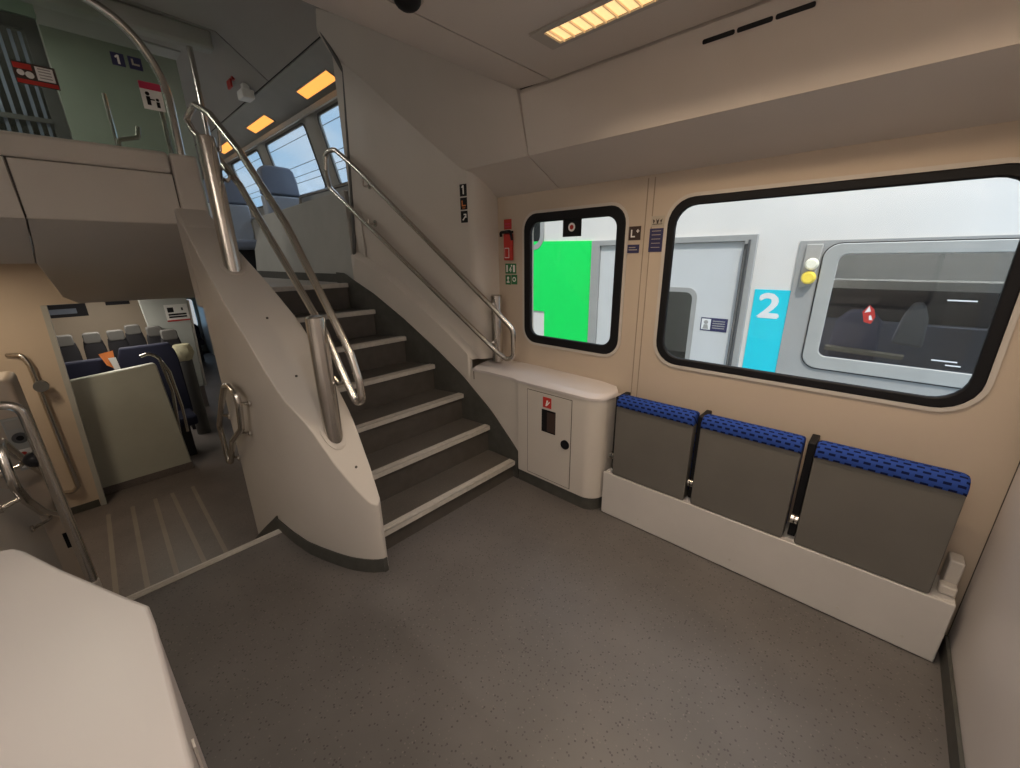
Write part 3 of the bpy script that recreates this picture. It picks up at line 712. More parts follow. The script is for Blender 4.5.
MB().cyl((-3.2845, -.362, .468), (-3.281, -.362, .468), .014, n=12).build('key_switch', M['gasket'], pn)
MB().box(-3.2995, -.36, -.12, -3.292, -.335, -.02).build('hatch_handle', M['black'], cc)

# transverse wall with doorway at the end of the stairwell
door = [(-.19, 1.175), (1.15, 1.155)]
mb = MB()
def fx(x): return lambda a, b: (x, a, b)
mb.prism([(-1.2, LZ + .001), (-.262, LZ + .001), (-.190, 1.17), (.30, 1.165), (.30, 1.55), (-1.2, 1.55)], fx(-5.1), fx(-5.2))
struct(mb.build('wall_lower', M['wall']))
mb = MB().prism([(.301, 1.165), (1.4, 1.150), (1.4, 1.24), (.301, 1.25)], fx(-5.1), fx(-5.2))
struct(mb.build('trim_11', M['panel']))
mb = MB().prism([(-.262, LZ + .002), (-.225, LZ + .002), (-.155, 1.168), (-.190, 1.17)], fx(-5.085), fx(-5.21))
struct(mb.build('trim_12', M['upwall']))
struct(MB().box(-5.098, -1.2, LZ + .001, -5.09, -.266, LZ + .07).build('baseboard_lower', M['darkgrey']))
# low partition behind the doorway
pw = MB().prism([(-.275, LZ + .001), (.495, LZ + .001), (.43, .50), (.41, .52), (-.19, .475)], fx(-5.32), fx(-5.40)).build('low_partition', M['greenwall'], bevel=.012)
tag(pw, 'pale low partition panel standing across the lower doorway', 'partition')
struct(MB().box(-5.316, -.27, LZ + .001, -5.31, .49, LZ + .08).build('baseboard_partition', M['floor2']))
rl = MB().tube(fillet([(-5.36, .46, -.30), (-5.36, .50, .2), (-5.36, .47, .56), (-5.36, .40, .62), (-5.36, .33, .60)], .08, 6), .016, 10).tube(fillet([(-5.36, .53, -.28), (-5.36, .54, .0), (-5.36, .52, .40), (-5.36, .48, .52)], .06, 5), .014, 10)
tag(rl.build('partition_rail', M['steel']), 'curved steel grab rail on the right edge of the low partition', 'handrail')

# lower saloon seats
def seat_back(name, label, x, y, w, zb, zt, mt, group, hw=None, hm=None, lean=.08):
    r = thing(name, label, 'seat', (x, y, LZ), group)
    rows = []
    for t in frange(0, 1, 8):
        z = zb + (zt - zb) * t; s = w / 2 * (1 - .18 * max(0, (t - .75) / .25) ** 2)
        xx = x - lean * (t - .5)
        rows.append([(xx + .05, y - s, z), (xx + .065, y - s * .6, z), (xx + .065, y + s * .6, z), (xx + .05, y + s, z), (xx - .05, y + s, z), (xx - .05, y - s, z), (xx + .05, y - s, z)])
    mb = MB().grid(rows); mb.add(rows[0][:-1], [tuple(range(6))]); mb.add(rows[-1][:-1], [tuple(range(6))])
    mb.build('backrest', mt, r, bevel=.015)
    MB().box(x - .02, y - w * .46, LZ + .38, x + .42, y + w * .46, LZ + .50).build('cushion', mt, r, bevel=.03, seg=3)
    MB().box(x + .05, y - w * .3, LZ + .001, x + .36, y + w * .3, LZ + .379).build('pedestal', M['seatdark'], r, bevel=.01)
    if hw:
        MB().prism(rrect(y - hw / 2, zt - .03, y + hw / 2, zt + .10, .03, 3), lambda a, b: (x + .075 - lean * .5, a, b), lambda a, b: (x - .06 - lean * .5, a, b)).build('head_cloth', hm, r, bevel=.01)
    return r
seat_back('saloon_chair', 'dark blue seat back behind the low partition, left of the paper', -6.05, -.10, .48, LZ + .45, .52, M['seatblue'], 'seats behind the low partition')
seat_back('saloon_chair', 'dark blue seat back behind the low partition, right of the paper', -6.05, .44, .52, LZ + .45, .60, M['seatblue'], 'seats behind the low partition')
mb = MB()
prow = [(-.27, .50), (-.12, .505)]
seat_names = ['far dark seat with head cloth, first from the left', 'far dark seat with head cloth, second from the left', 'far dark seat with head cloth, third from the left', 'far dark seat with head cloth, fourth from the left', 'far dark seat with head cloth, fifth from the left', 'far dark seat with head cloth, rightmost of the row']
hx = [(-7.5, -.19), (-7.5, .06), (-7.5, .29), (-7.95, .50), (-7.5, .69), (-6.98, .78)]
s_first = None
for (x, y), lb in zip(hx, seat_names):
    if s_first is None:
        s_first = seat_back('saloon_chair', lb, x, y, .215, LZ + .45, .53, M['seatdark'], 'far seats in the lower saloon', .165, M['headcloth'])
    else:
        c = copy_tree(s_first); c.location = (x, y, LZ); c['label'] = lb
nt_ = thing('newspaper', 'orange and white paper sticking up between the blue seats', 'paper', (-5.95, .12, .45))
MB().slab([[(-5.93, .09, .46), (-5.93, .16, .40)], [(-5.98, .055, .58), (-5.98, .17, .60)]], (.004, 0, .001)).build('sheet', M['orange'], nt_)
MB().slab([[(-5.922, .14, .40), (-5.922, .185, .40)], [(-5.955, .115, .53), (-5.955, .175, .53)]], (.003, 0, .001)).build('white_page', M['white'], nt_)
bn = thing('bin_bag', 'pale yellow bag hanging over a bin beside the low partition', 'bin bag', (-6.4, .80, LZ))
rows = []
for i in range(9):
    t = i / 8; z = .305 + .20 * t; r0 = .07 + .035 * math.sin(t * PI * .9)
    rows.append([(-6.4 + (r0 + .012 * math.sin(5 * a + i)) * math.cos(a), .80 + (r0 + .012 * math.sin(7 * a + i)) * math.sin(a), z) for a in [2 * PI * k / 16 for k in range(17)]])
mb = MB().grid(rows); mb.add(rows[-1][:-1], [tuple(range(16))]); mb.build('bag', M['yellow'], bn)
MB().cyl((-6.4, .80, LZ + .001), (-6.4, .80, .30), .075, n=16).build('bin', M['gasket'], bn)

# saloon end wall, pale door panel with notice, lower side wall and window
struct(MB().box(-9.6, -1.2, LZ, -9.5, 1.02, 1.25).build('wall_saloon_end', M['wall']))
pd = MB().prism([(.70, LZ + .34), (1.108, LZ + .34), (1.150, .93), (1.152, 1.0), (.62, 1.0)], fx(-7.6), fx(-7.66)).build('luggage_partition', M['greydoor'], bevel=.01)
tag(pd, 'pale grey panel with a notice right of the lower saloon seats', 'partition')
MB().prism([(1.111, LZ + .34), (1.13, LZ + .34), (1.176, .95), (1.154, .95)], fx(-7.59), fx(-7.67)).build('edge_strip', M['alu'], pd)
MB().box(-7.65, .72, LZ + .001, -7.61, 1.10, LZ + .335).build('lower_panel', M['floor2'], pd)
F = Frame2((-7.6, .87, .665), (0, 1, 0), (0, 0, 1))
sticker('saloon_notice', 'white notice with dark print and red lower edge on the grey panel', F, .27, .24, M['white'], [('print', M['black'], [rect(.03, .13, .10, .20), rect(.19, .15, .21, .19), rect(.03, .05, .24, .075), rect(.03, .085, .24, .11)]), ('red_edge', M['red'], [rect(0, 0, .27, .02)])], gap=.002)
F = Frame2((-9.5, .36, .82), (0, 1, 0), (0, 0, 1))
sticker('dark_picture', 'small dark framed poster high on the far lower saloon wall', F, .30, .24, M['seatdark'], [('print', M['clear'], [rect(.10, .06, .14, .18), rect(.19, .06, .23, .18)])], gap=.002)
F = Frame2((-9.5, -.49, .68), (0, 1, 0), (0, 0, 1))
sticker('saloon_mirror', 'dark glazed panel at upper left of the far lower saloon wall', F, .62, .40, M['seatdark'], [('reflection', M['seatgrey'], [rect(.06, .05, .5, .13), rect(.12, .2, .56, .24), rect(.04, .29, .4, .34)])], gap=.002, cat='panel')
struct(MB().box(-12.6, 2.06, LZ - .05, -3.3, 2.14, 1.3).build('wall_lower_right', M['greydoor']))
struct(wall_holes(LZ, 1.3, -1.2, 2.14, [(1.45, -.05, 2.0, .62, .06)], lambda a, b: (-12.5, a, b), lambda a, b: (-12.56, a, b)).build('wall_lower_end', M['greydoor'], flat=True))
struct(MB().prism(rrect(1.44, -.06, 2.01, .63, .06), lambda a, b: (-12.53, a, b), lambda a, b: (-12.536, a, b)).build('window_3', M['glass']))
struct(MB().box(-12.6, -1.3, LZ, -3.3, -1.2, 1.6).build('wall_lower_left', M['wall']))
struct(MB().box(-12.6, -1.2, 1.17, -5.21, 2.05, 1.198).build('ceiling_lower_saloon', M['panel']))
sd = seat_back('saloon_chair', 'blue seat far down the lower aisle beside the bright window', -11.6, 1.62, .45, LZ + .45, .12, M['seatblue'], None)

# ------------------------------------------------------------------ white worktop cabinet in the foreground
ct = thing('side_counter', 'white angular counter at the lower left foreground', 'counter', (-.9, -.6, 0))
edge = [(-.10, -.038), (-1.04, -.040), (-1.105, -.043), (-1.125, -.052), (-1.165, -.070), (-1.42, -.178), (-1.60, -.248), (-1.638, -.268), (-1.655, -.30), (-1.66, -.36), (-1.66, -1.58), (-.10, -1.58)]
MB().prism(edge, lambda a, b: (a, b, .728), lambda a, b: (a, b, .752)).build('top', M['counter'], ct, bevel=.008, seg=3)
body = [(-.10, -.040), (-1.05, -.042), (-1.112, -.047), (-1.130, -.060), (-1.165, -.076), (-1.40, -.178), (-1.61, -.262), (-1.64, -.30), (-1.65, -.36), (-1.645, -1.57), (-.10, -1.57)]
MB().prism(body, lambda a, b: (a, b, .002), lambda a, b: (a, b, .7275)).build('body', M['lilac'], ct, bevel=.006)
MB().box(-.80, -.0398, .10, -.78, -.0360, .64).build('edge_seam', M['panel'], ct)

# ------------------------------------------------------------------ ceiling luminaire, vents, dome
lu = thing('ceiling_luminaire', 'long louvred warm ceiling light beside the duct', 'ceiling light', (-.3, 1.41, CZ))
x0, x1 = -1.085, .38
MB().frame(rect(x0 - .05, 1.338, x1, 1.482), rect(x0, 1.362, x1 - .02, 1.462), lambda a, b: (a, b, CZ - .0005), lambda a, b: (a, b, CZ - .008)).build('housing', M['housing'], lu)
MB().box(x0 + .002, 1.364, CZ - .0025, x1 - .022, 1.460, CZ - .0008).build('diffuser', M['luminaire'], lu)
mb = MB()
for k in range(34):
    x = x0 + .022 + k * .0432
    mb.box(x - .002, 1.364, CZ - .010, x + .002, 1.460, CZ - .0027)
mb.build('louvre', M['louvre'], lu)
va = thing('air_vent', 'row of black air slots high on the duct front', 'air vent', (-.5, 1.80, 2.15))
def duct_pt(x, t, h):  # on the sloped duct face, t from top to bottom edge
    a = Vector((x, 1.732, CZ - .002)); b = Vector((x, DY, DZ)); n = Vector((0, -(a.z - b.z), -(b.y - a.y))).normalized()
    return a + (b - a) * t + n * h
for (xa, xb) in ((-.665, -.560), (-.553, -.448), (-.441, -.336)):
    mb = MB().prism(rrect(xa, 0, xb, .016, .006, 4), lambda a, b: duct_pt(a, .14 + b * 3.4, .0012), lambda a, b: duct_pt(a, .14 + b * 3.4, .003)); mb.build('slot', M['black'], va)
dm = thing('ceiling_camera', 'small dark glass dome in the ceiling at the top of the view', 'camera', (-1.250, .905, CZ))
MB().cyl((-1.250, .905, CZ - .0005), (-1.250, .905, CZ - .012), .055, .05).build('collar', M['housing'], dm)
MB().sphere((-1.250, .905, CZ - .013), .042, .042, .03).build('dome', M['black'], dm)

# ------------------------------------------------------------------ upper deck
def yw(z): return 2.06 if z < 2.1 else 2.06 - .25 * (z - 2.1)
UW = [(-4.12, 2.19, -3.40, 2.74, .04), (-5.52, 2.19, -4.43, 2.74, .04), (-6.90, 2.19, -5.80, 2.74, .04), (-8.3, 2.19, -7.2, 2.74, .04)]
mbw = wall_holes(2.1, 3.3, -8.6, -3.3, UW, lambda a, b: (a, yw(b), b), lambda a, b: (a, yw(b) + .018, b))
mbw.box(-8.6, 2.06, 1.2, -3.3, 2.13, 2.1)
struct(mbw.build('wall_upper', M['upwall'], flat=True))
for n, h in enumerate(UW):
    root = bpy.data.objects.new('window_%d' % (n + 4), None); COL.objects.link(root); root.location = (.5 * (h[0] + h[2]), yw(2.2), 2.2); struct(root)
    x0, z0, x1, z1, r = h
    MB().frame(rrect(x0 - .012, z0 - .012, x1 + .012, z1 + .012, r + .012), rrect(x0 + .006, z0 + .006, x1 - .006, z1 - .006, r), lambda a, b: (a, yw(b) - .008, b), lambda a, b: (a, yw(b) - .0005, b)).build('window_frame', M['gasket'], root)
    MB().prism(rrect(x0 - .004, z0 - .004, x1 + .004, z1 + .004, r), lambda a, b: (a, yw(b) + .003, b), lambda a, b: (a, yw(b) + .008, b)).build('window_pane', M['glass'], root)
mb = MB()
for xp in (-4.275, -5.66, -7.05):
    mb.slab([[(xp - .10, yw(z) - .002, z), (xp - .05, yw(z) - .03, z), (xp + .05, yw(z) - .03, z), (xp + .10, yw(z) - .002, z)] for z in (2.12, 2.45, 2.80)], (0, .001, 0))
struct(mb.build('trim_13', M['upwall']))
# cove and ceiling, extruded along the train
prof = [(1.90, 2.74), (1.88, 2.79), (1.56, 2.925)]
struct(MB().slab([[(x, y, z) for y, z in prof] for x in (-8.6, -6, -3.14)], (0, 0, .03)).build('ceiling_cove', M['upwall']))
prof = [(1.545, 2.93), (1.22, 3.17), (.72, 3.19), (-1.7, 3.19)]
struct(MB().slab([[(x, y, z) for y, z in prof] for x in (-4.165, -3.5, -2.68)], (0, 0, .03)).build('ceiling_upper', M['upper']))
struct(MB().slab([[(x, y, z) for y, z in prof] for x in (-8.6, -6.3, -4.178)], (0, 0, .03)).build('ceiling_upper_far', M['upper']))
struct(MB().slab([[(x, y, z + .006) for y, z in prof] for x in (-4.185, -4.16)], (0, 0, .02)).build('trim_14', M['black']))
struct(MB().slab([[(x, 1.565, 2.932), (x, 1.54, 2.945)] for x in (-8.6, -3.14)], (0, 0, .02)).build('trim_15', M['black']))
struct(MB().slab([[(x, 1.86, 2.775), (x, 1.85, 2.75), (x, 1.83, 2.75), (x, 1.82, 2.785)] for x in (-8.6, -3.2)], (0, 0, .004)).build('trim_16', M['alu']))
# beam over the saloon entrance
struct(MB().box(-4.32, -1.7, 3.05, -4.20, 1.20, 3.185).build('trim_17', M['upwall'], bevel=.02))
for k, (xa, xb) in enumerate(((-4.03, -3.45), (-5.38, -4.85), (-6.72, -6.12))):
    lb = ('orange ceiling lamp panel above the nearest upper window', 'orange ceiling lamp panel, middle one along the upper deck', 'small orange ceiling lamp panel farthest along the upper deck')[k]
    if k == 0:
        r = thing('cove_lamp', lb, 'ceiling light', (xb, 1.75, 2.84), 'orange lamps of the upper deck'); x_a, x_b = xa, xb
        def cz(y): return 2.925 - (y - 1.56) / .32 * .135
        MB().prism(rect(xa, 1.705, xb, 1.79), lambda a, b: (a, b, cz(b) - .004), lambda a, b: (a, b, cz(b) - .001)).build('diffuser', M['uplamp'], r)
        MB().frame(rect(xa - .012, 1.693, xb + .012, 1.802), rect(xa, 1.705, xb, 1.79), lambda a, b: (a, b, cz(b) - .006), lambda a, b: (a, b, cz(b) - .001)).build('frame', M['housing'], r)
        r0 = r
    else:
        c = copy_tree(r0); c.location = (xb, 1.75, 2.84); c['label'] = lb
# outer roof and shell that keep the daylight out
struct(MB().slab([[(x, 2.2, 3.25), (x, 1.9, 3.5), (x, 1.2, 3.65), (x, -1.8, 3.65)] for x in (-12.6, .65)], (0, 0, .04)).build('ceiling_shell', M['upwall']))
struct(MB().box(-12.6, -1.80, -.8, .65, -1.70, 3.66).build('wall_far_side', M['upwall']))
struct(MB().box(-8.7, -1.7, 1.2, -8.6, 2.13, 3.66).build('wall_upper_end', M['upper']))
struct(MB().box(.62, -1.8, -.1, .70, 2.2, 3.66).build('wall_end_outer', M['upper']))
struct(MB().box(-12.6, 2.0, 1.25, -3.2, 2.16, 1.35).build('trim_18', M['upper']))
# low side wall of the stair landing with the seats behind it
mb = MB().prism([(-3.13, FZ + .02), (-5.55, FZ + .02), (-5.45, 1.62), (-5.0, 1.945), (-3.13, 1.99)], lambda a, b: (a, 1.562, b), lambda a, b: (a, 1.60, b))
struct(mb.build('wall_landing', M['upwall'], bevel=.006))
struct(MB().box(-5.2, -1.6, 1.71, -3.11, .64, 1.74).build('floor_gallery', M['upper']))
# saloon partition with glazed door at far left of the upper deck
struct(MB().box(-4.66, .28, FZ + .001, -4.60, 1.02, 3.05).build('wall_saloon', mat('saloon_grey_green', (.37, .42, .36), .4)))
struct(MB().box(-4.66, -1.7, 2.72 + .36, -4.60, .279, 3.19).build('wall_saloon_head', M['teal']))  # teal colour stands in for ceiling light reflected above the door
dd = bpy.data.objects.new('door_1', None); COL.objects.link(dd); dd.location = (-4.62, .05, 1.742); struct(dd)
MB().frame(rect(-.20, 1.742, .27, 3.07), rect(-.12, 1.80, .20, 3.0), lambda a, b: (-4.60, a, b), lambda a, b: (-4.64, a, b)).build('door_frame', M['gasket'], dd)
MB().box(-4.625, -.12, 1.80, -4.615, .20, 3.0).build('door_pane', M['tint'], dd)
mb = MB()
for y in (-.08, -.03, .02, .07, .12, .165): mb.box(-4.612, y, 1.82, -4.608, y + .018, 2.98)
mb.build('door_stripes', M['seatgrey'], dd)
MB().box(-4.60, -.12, 2.44, -4.585, .20, 2.47).build('door_bar', M['gasket'], dd)
struct(MB().box(-4.66, -1.7, 1.742, -4.60, -.201, 3.08).build('wall_saloon_left', M['upwall']))
pl = MB().tube([(-4.26, 1.05, FZ + .001), (-4.26, 1.05, 3.05)], .02, 14).build('upper_pole', M['steel']); tag(pl, 'slim vertical steel pole rising to the upper ceiling beam', 'pole')
gr = thing('upper_grab_rail', 'thin steel grab rails seen through the smoky glass screen', 'handrail', (-3.9, .55, 1.742))
MB().tube([(-3.9, .44, 1.742), (-3.9, .44, 2.52)], .012, 10).build('upright', M['steel'], gr)
MB().tube([(-3.3, .605, 1.742), (-3.3, .605, 2.34)], .012, 10).build('upright', M['steel'], gr)
MB().tube(fillet([(-3.4, .39, 1.742), (-3.4, .39, 2.165), (-3.4, .485, 2.195), (-3.4, .495, 2.25)], .02, 5), .012, 10).build('hook', M['steel'], gr)
# hammer box on the sloping ceiling
hm = thing('hammer_box', 'white box with red hammer high on the upper deck ceiling', 'emergency hammer', (-4.45, 1.45, 2.96))
MB().box(-4.60, 1.42, 2.86, -4.46, 1.52, 2.93).build('box', M['white'], hm, bevel=.01)
MB().box(-4.56, 1.45, 2.931, -4.50, 1.50, 2.98).build('ceiling_mount', M['white'], hm)
MB().box(-4.62, 1.40, 3.01, -4.58, 1.42, 3.09).box(-4.70, 1.385, 2.96, -4.60, 1.40, 3.02).build('hammer', M['red'], hm)
dt = MB().prism(rrect(-5.0, 3.165, -4.75, 3.185, .008), lambda a, b: (a, .85, b), lambda a, b: (a, 1.1, b)).build('smoke_hatch', M['upwall']); tag(dt, 'grey hatch plate on the far upper deck ceiling', 'hatch')

def upper_seat(x, y, label, w=.44):
    r = thing('upper_chair', label, 'seat', (x, y, FZ), 'grey blue seats on the upper deck')
    rows = []
    for z, s, dx in ((1.72, .46, .06), (1.95, .5, .03), (2.15, .5, 0)):
        rows.append([(x + dx + .07, y - w * s, z), (x + dx + .085, y, z), (x + dx + .07, y + w * s, z), (x + dx - .05, y + w * s, z), (x + dx - .05, y - w * s, z), (x + dx + .07, y - w * s, z)])
    mb = MB().grid(rows); mb.add(rows[0][:-1], [tuple(range(5))]); mb.add(rows[-1][:-1], [tuple(range(5))]); mb.build('backrest', M['seatlight'], r, bevel=.02)
    rows = []
    for z, s, dx in ((2.155, .5, 0), (2.30, .49, -.02), (2.40, .44, -.035), (2.44, .34, -.04)):
        rows.append([(x + dx + .075, y - w * s, z), (x + dx + .09, y, z), (x + dx + .075, y + w * s, z), (x + dx - .05, y + w * s, z), (x + dx - .05, y - w * s, z), (x + dx + .075, y - w * s, z)])
    mb = MB().grid(rows); mb.add(rows[0][:-1], [tuple(range(5))]); mb.add(rows[-1][:-1], [tuple(range(5))]); mb.build('headrest', M['seatgrey'], r, bevel=.02)
    MB().box(x + .09, y - w * .47, 1.62, x + .52, y + w * .47, 1.73).build('cushion', M['seatgrey'], r, bevel=.03, seg=3)
    MB().box(x + .05, y - w * .3, FZ + .001, x + .45, y + w * .3, 1.615).build('pedestal', M['seatdark'], r, bevel=.01)
    a0 = x + .10
    MB().tube(fillet([(a0, y + w * .47, 1.70), (a0, y + w * .47, 1.99), (a0 + .36, y + w * .47, 1.99), (a0 + .36, y + w * .47, 1.74)], .05, 5), .012, 8).build('armrest', M['steel'], r)
    return r
upper_seat(-5.03, 1.79, 'grey blue upper seat right beside the middle window', .372)
upper_seat(-6.1, 1.55, 'grey blue upper seat farther back, behind the near one', .42)
ar = thing('window_rail', 'bent steel rail below the upper windows behind the landing wall', 'handrail', (-4.0, 1.95, 1.95))
MB().tube(fillet([(-4.55, 1.80, 1.96), (-4.55, 1.80, 2.10), (-3.2, 1.80, 2.10)], .06, 6), .014, 10).build('tube', M['steel'], ar)

# ------------------------------------------------------------------ outside: neighbouring carriage, track bed, wires
Y = 3.8
nb = thing('railway_carriage', 'white carriage on the next track with class panel and grey window', 'carriage', (-2, Y, -1.0))
def cf(h): return lambda a, b: (a, Y - h, b)
# body side with window openings, rounded roof
NW = [(-.33, .70, 1.2, 1.50, .06), (-1.62, .42, -1.272, 1.185, .07), (-3.6, 1.60, -3.02, 2.0, .12)]
mb = wall_holes(-1.0, 2.2, -14, 4, NW, lambda a, b: (a, Y, b), lambda a, b: (a, Y + .08, b))
mb.build('body_side', M['body'], nb, flat=True)
MB().slab([[(x, y, z) for y, z in ((Y, 2.2), (Y + .12, 2.42), (Y + .45, 2.6), (Y + 1.4, 2.72), (Y + 2.7, 2.5))] for x in (-14, -6, 4)], (0, 0, -.04)).build('roof', M['bodygrey'], nb)
MB().box(-14, Y + 2.68, -1.0, 4, Y + 2.75, 2.48).build('far_side', M['bodygrey'], nb)
MB().box(-14, Y + .09, -.1, 4, Y + 2.67, 0).build('inner_floor', M['darkgrey'], nb)
MB().box(-14, Y + .02, -1.2, -13.95, Y + 2.7, 2.5).box(3.95, Y + .02, -1.2, 4, Y + 2.7, 2.5).build('end_wall', M['bodygrey'], nb)
MB().prism(rrect(-3.6, 1.60, -3.02, 2.0, .12), cf(-.02), cf(-.026)).build('door_light_pane', M['tint'], nb)
MB().frame(rrect(-3.63, 1.57, -2.99, 2.03, .14), rrect(-3.58, 1.62, -3.04, 1.98, .11), cf(.0005), cf(.014)).build('door_light_frame', M['bodygrey'], nb)
# left door: vivid green leaf beside a pale blue leaf with a grey frame
MB().prism([(-3.14, .87), (-2.972, .87), (-2.972, .55), (-2.35, .55), (-2.35, 1.642), (-3.14, 1.662)], cf(.0005), cf(.01)).build('green_panel', M['vividgreen'], nb)
MB().frame(rect(-2.345, -.3, -.84, 1.64), rect(-2.25, -.22, -.93, 1.59), cf(.0005), cf(.035)).build('door_frame', M['bodygrey'], nb, bevel=.004)
dl = MB().frame(rect(-2.245, -.215, -.935, 1.585), rrect(-1.62, .42, -1.272, 1.185, .07, 6)[:0] or rect(-1.62, .42, -1.272, 1.185), cf(.0008), cf(.012)).build('door_leaf', M['bodydoor'], nb)
MB().frame(rect(-.925, -.2, -.905, 1.57), rect(-.922, -.19, -.908, 1.56), cf(.001), cf(.05)).box(-.90, Y - .045, -.2, -.885, Y - .036, 1.6).build('door_seal', M['gasket'], nb)
fr = MB().frame(rrect(-1.645, .395, -1.247, 1.21, .09), rrect(-1.605, .435, -1.287, 1.17, .06), cf(.0125), cf(.02)).build('door_window_frame', M['bodygrey'], nb)
MB().prism(rrect(-1.605, .435, -1.287, 1.17, .06), cf(-.02), cf(-.026)).build('door_window_pane', M['tint'], nb)
F = Frame2((-1.19, Y - .0125, .845), (1, 0, 0), (0, 0, 1))
dk = plate(MB(), F, rect(0, 0, .22, .115), 0, .002).build('door_notice', M['navy'], nb, flat=True)
plate(MB(), F, rect(.008, .01, .085, .105), .0022, .003).build('door_notice_picture', M['white'], dk, flat=True)
mb = MB()
for z in (.025, .045, .065, .085): plate(mb, F, rect(.10, z, .20, z + .008), .0022, .003)
plate(mb, F, disc(.045, .075, .018, 12), .0032, .0036); plate(mb, F, [(.02, .015), (.07, .015), (.06, .055), (.03, .055)], .0032, .0036)
mb.build('door_notice_print', M['bodygrey'], dk, flat=True)
# cyan panel with the figure 2
cp = MB().prism(rect(-.806, .50, -.562, 1.218), cf(.0005), cf(.006)).build('class_panel', M['cyan'], nb)
mb = MB(); F = Frame2((-.69, Y - .0062, 1.082), (1, 0, 0), (0, 0, 1)); put_text(mb, F, '2', 0, 0, .265, .0008, 1.22, .009)
mb.build('class_figure', M['white'], cp, flat=True)
# grey window band, window frame, lamps
mb = MB().frame(rect(-.561, .56, 2.2, 1.578), rrect(-.33, .70, 1.2, 1.50, .06, 6)[:0] or rect(-.325, .705, 1.195, 1.495), cf(.0005), cf(.012)); mb.build('window_band', M['bodygrey'], nb)
MB().prism(rect(-.56, .50, 2.2, .558), cf(.0005), cf(.02)).build('window_sill', M['body'], nb)
wf = MB().frame(rrect(-.405, .645, 1.275, 1.555, .10), rrect(-.312, .745, 1.18, 1.482, .05), cf(.0125), cf(.026)).build('window_frame', mat('carriage_window_frame', (.42, .41, .38), .4), nb, bevel=.006)
MB().frame(rrect(-.411, .639, 1.281, 1.561, .105), rrect(-.405, .645, 1.275, 1.555, .10), cf(.0125), cf(.02)).build('frame_gasket', M['black'], wf)
MB().prism(rrect(-.312, .745, 1.18, 1.482, .05), cf(.0), cf(-.006)).build('window_pane', M['tint'], nb)
lh = MB().prism([(-.515, 1.555), (-.415, 1.555), (-.435, 1.27), (-.520, 1.235)], cf(.0125), cf(.03)).build('lamp_housing', M['housing'], nb, bevel=.006)
MB().cyl((-.462, Y - .031, 1.415), (-.462, Y - .062, 1.415), .043, .030).build('white_lamp', M['lampwhite'], lh)
MB().cyl((-.466, Y - .031, 1.318), (-.466, Y - .062, 1.318), .047, .034).build('yellow_lamp', M['lampyellow'], lh)
mb = MB(); F = Frame2((0, Y - .001, 0), (1, 0, 0), (0, 0, 1))
for (a, b, w_) in ((.28, 1.19, .13), (.29, .80, .12), (.36, .775, .07)): plate(mb, F, rect(a, b, a + w_, b + .008), 0, .0015)
mb.build('window_print', M['white'], nb, flat=True)
# interior seen through its window, plus one imitated reflection
MB().box(-.5, Y + .35, 1.225, 1.6, Y + .62, 1.285).build('luggage_rack', M['body'], nb)
MB().box(-.6, Y + .75, .3, 2.2, Y + .80, .94).build('seat_row', mat('carriage_seats', (.26, .28, .36), .8), nb, bevel=.02)
MB().box(-.6, Y + .82, .9, 2.2, Y + .86, 1.24).build('dark_partition', mat('carriage_dark', (.04, .045, .055), .5), nb)
sb = MB()
for x in (-.16, .22): sb.prism([(x - .15, .55), (x + .17, .55), (x + .13, 1.08), (x + .05, 1.17), (x - .07, 1.17), (x - .14, 1.08)], lambda a, b: (a, Y + .45, b), lambda a, b: (a, Y + .56, b))
s1 = MB().prism([(-.31, .55), (.03, .55), (.0, .98), (-.06, 1.06), (-.20, 1.06), (-.27, .98)], lambda a, b: (a, Y + .35, b), lambda a, b: (a, Y + .47, b)).build('near_seat', mat('carriage_seat_blue', (.20, .21, .36), .8), nb, bevel=.02)
s2 = MB().prism([(.08, .82), (.26, .80), (.25, 1.02), (.21, 1.13), (.15, 1.13), (.11, 1.02)], lambda a, b: (a, Y + .42, b), lambda a, b: (a, Y + .54, b)).build('reflected_figure', mat('reflection_grey', (.42, .42, .46), .8), nb, bevel=.02)  # pale shape imitates a person's reflection in the glass
MB().prism([(-.30, .745), (.16, .73), (.17, .755), (-.30, .775)], lambda a, b: (a, Y + .25, b), lambda a, b: (a, Y + .34, b)).build('table', mat('carriage_table', (.6, .52, .42), .5), nb)
F = Frame2((-.115, Y - .001, 1.02), (1, 0, 0), (0, 0, 1))
plate(MB(), F, [(.02, .0), (.06, -.01), (.075, .04), (.06, .09), (.03, .12), (.0, .07)], 0, .002).build('window_sticker', M['red'], nb, flat=True)
plate(MB(), F, [(.012, .065), (.03, .112), (.045, .075)], .0022, .003).add([F.p(*q, .0026) for q in ((.045, .015), (.064, .018), (.05, .05), (.04, .045))], [(0, 1, 2, 3)]).build('window_sticker_print', M['white'], nb, flat=True)
MB().box(.62, Y + .30, .55, .66, Y + .34, 1.2).box(.70, Y + .30, .55, .72, Y + .34, 1.2).box(.76, Y + .30, .55, .78, Y + .34, 1.2).build('seat_grille', M['bodygrey'], nb)
struct(MB().box(-60, 2.3, -1.25, 60, 60, -1.2).build('floor_trackbed', M['ballast']))
for z, y, lb in ((5.73, 7, 'thin overhead wire crossing the blue sky, topmost'), (4.875, 7, 'thin overhead wire crossing the blue sky, second from the top'), (4.53, 7, 'thin overhead wire crossing the blue sky, third from the top'), (4.31, 7, 'thin overhead wire crossing the blue sky, lowest')):
    o = MB().tube([(-45, y, z), (10, y, z)], .012, 6).build('outside_overhead_wire', M['wire']); tag(o, lb, 'wire', 'overhead wires outside the upper windows')

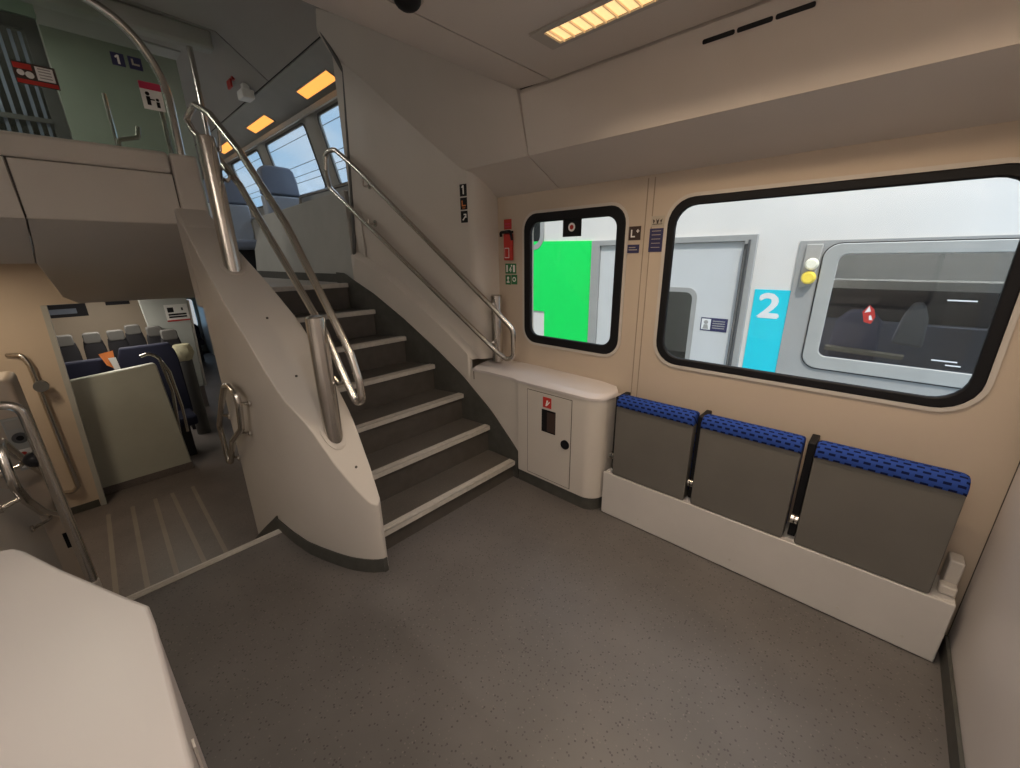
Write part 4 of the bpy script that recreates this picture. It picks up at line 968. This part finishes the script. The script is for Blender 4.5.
# ------------------------------------------------------------------ light
def area(name, loc, sx, sy, en, col, rot=(0, 0, 0), spread=180):
    l = bpy.data.lights.new(name, 'AREA'); l.shape = 'RECTANGLE'; l.size = sx; l.size_y = sy; l.energy = en; l.color = col; l.spread = math.radians(spread)
    o = bpy.data.objects.new(name, l); o.location = loc; o.rotation_euler = rot; COL.objects.link(o); return o
WARM = (1., .80, .58)
area('luminaire_lamp', (-.36, 1.411, CZ - .012), 1.40, .085, 10, (1., .77, .53), spread=128)
area('added_fill_rear', (-.25, .45, CZ - .012), 1.0, .09, 9, (1., .90, .80), spread=150)  # unseen fill without a fixture, added to brighten stair and balustrade
area('added_fill_far_side', (-.30, -1.42, CZ - .012), 1.2, .09, 22, (1., .90, .79))  # added fill out of view, lifts gallery front and stair side
area('added_saloon_fill', (-7.2, .2, 1.16), 3.4, .3, 24, (1., .93, .80))  # added, unseen fill that brightens the lower saloon
area('stairwell_lamp', (-4.2, -.6, 1.49), .5, .12, 9.0, (1., .80, .56))
area('added_upper_fill', (-5.0, -.5, 3.15), 3.0, .2, 46, (1., .95, .86))  # unseen fill added to lighten the upper deck
area('added_carriage_fill', (.4, Y + 1.3, 2.2), 3.5, .4, 120, (.95, .97, 1.))  # added fill so the carriage interior shows through its tinted pane

sun = bpy.data.lights.new('sun', 'SUN'); sun.energy = 3.4; sun.angle = math.radians(3); sun.color = (1., .96, .9)
so = bpy.data.objects.new('sun', sun); COL.objects.link(so)
d = Vector((-.32, .42, -1.0)).normalized(); so.rotation_euler = d.to_track_quat('-Z', 'Y').to_euler()

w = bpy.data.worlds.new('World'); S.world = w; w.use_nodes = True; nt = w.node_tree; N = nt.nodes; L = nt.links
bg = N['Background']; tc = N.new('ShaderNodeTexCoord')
mp = N.new('ShaderNodeMapping'); mp.inputs['Scale'].default_value = (1.2, 1.2, 3.5); L.new(tc.outputs['Generated'], mp.inputs['Vector'])
nz = N.new('ShaderNodeTexNoise'); nz.inputs['Scale'].default_value = 2.6; nz.inputs['Detail'].default_value = 7; L.new(mp.outputs[0], nz.inputs['Vector'])
sp = N.new('ShaderNodeSeparateXYZ'); L.new(tc.outputs['Generated'], sp.inputs[0])
rp = N.new('ShaderNodeValToRGB'); rp.color_ramp.elements[0].position = .48; rp.color_ramp.elements[1].position = .80
L.new(nz.outputs['Fac'], rp.inputs['Fac'])
gr_ = N.new('ShaderNodeValToRGB'); gr_.color_ramp.elements[0].position = 0; gr_.color_ramp.elements[0].color = (.36, .64, .93, 1); gr_.color_ramp.elements[1].position = .6; gr_.color_ramp.elements[1].color = (.55, .70, .90, 1)
L.new(sp.outputs['Z'], gr_.inputs['Fac'])
mx = N.new('ShaderNodeMix'); mx.data_type = 'RGBA'; L.new(rp.outputs['Color'], mx.inputs[0]); L.new(gr_.outputs['Color'], mx.inputs[6]); mx.inputs[7].default_value = (.95, .96, .98, 1)
L.new(mx.outputs[2], bg.inputs['Color'])
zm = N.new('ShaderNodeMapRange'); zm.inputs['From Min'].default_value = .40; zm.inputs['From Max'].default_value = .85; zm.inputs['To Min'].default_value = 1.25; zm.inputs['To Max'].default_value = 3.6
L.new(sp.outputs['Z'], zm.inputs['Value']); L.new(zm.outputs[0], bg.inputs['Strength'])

# ------------------------------------------------------------------ camera
cam = bpy.data.cameras.new('camera'); co = bpy.data.objects.new('camera', cam); COL.objects.link(co)
f_px = 399.985
cam.sensor_fit = 'HORIZONTAL'; cam.sensor_width = 36; cam.lens = f_px / 1020 * 36; cam.clip_start = .02; cam.clip_end = 200
right = Vector((.73317902, .67988669, -.01423409)); down = Vector((.19663852, -.23199618, -.95263375)); fwd = Vector((-.65098526, .69565211, -.30378664))
Mx = Matrix((right, -down, -fwd)).transposed().to_4x4(); Mx.translation = (0, 0, 1.5)
co.matrix_world = Mx
S.camera = co
S.view_settings.view_transform = 'Standard'; S.view_settings.look = 'None'; S.view_settings.gamma = 1; S.view_settings.use_curve_mapping = False
S.view_settings.exposure = 0
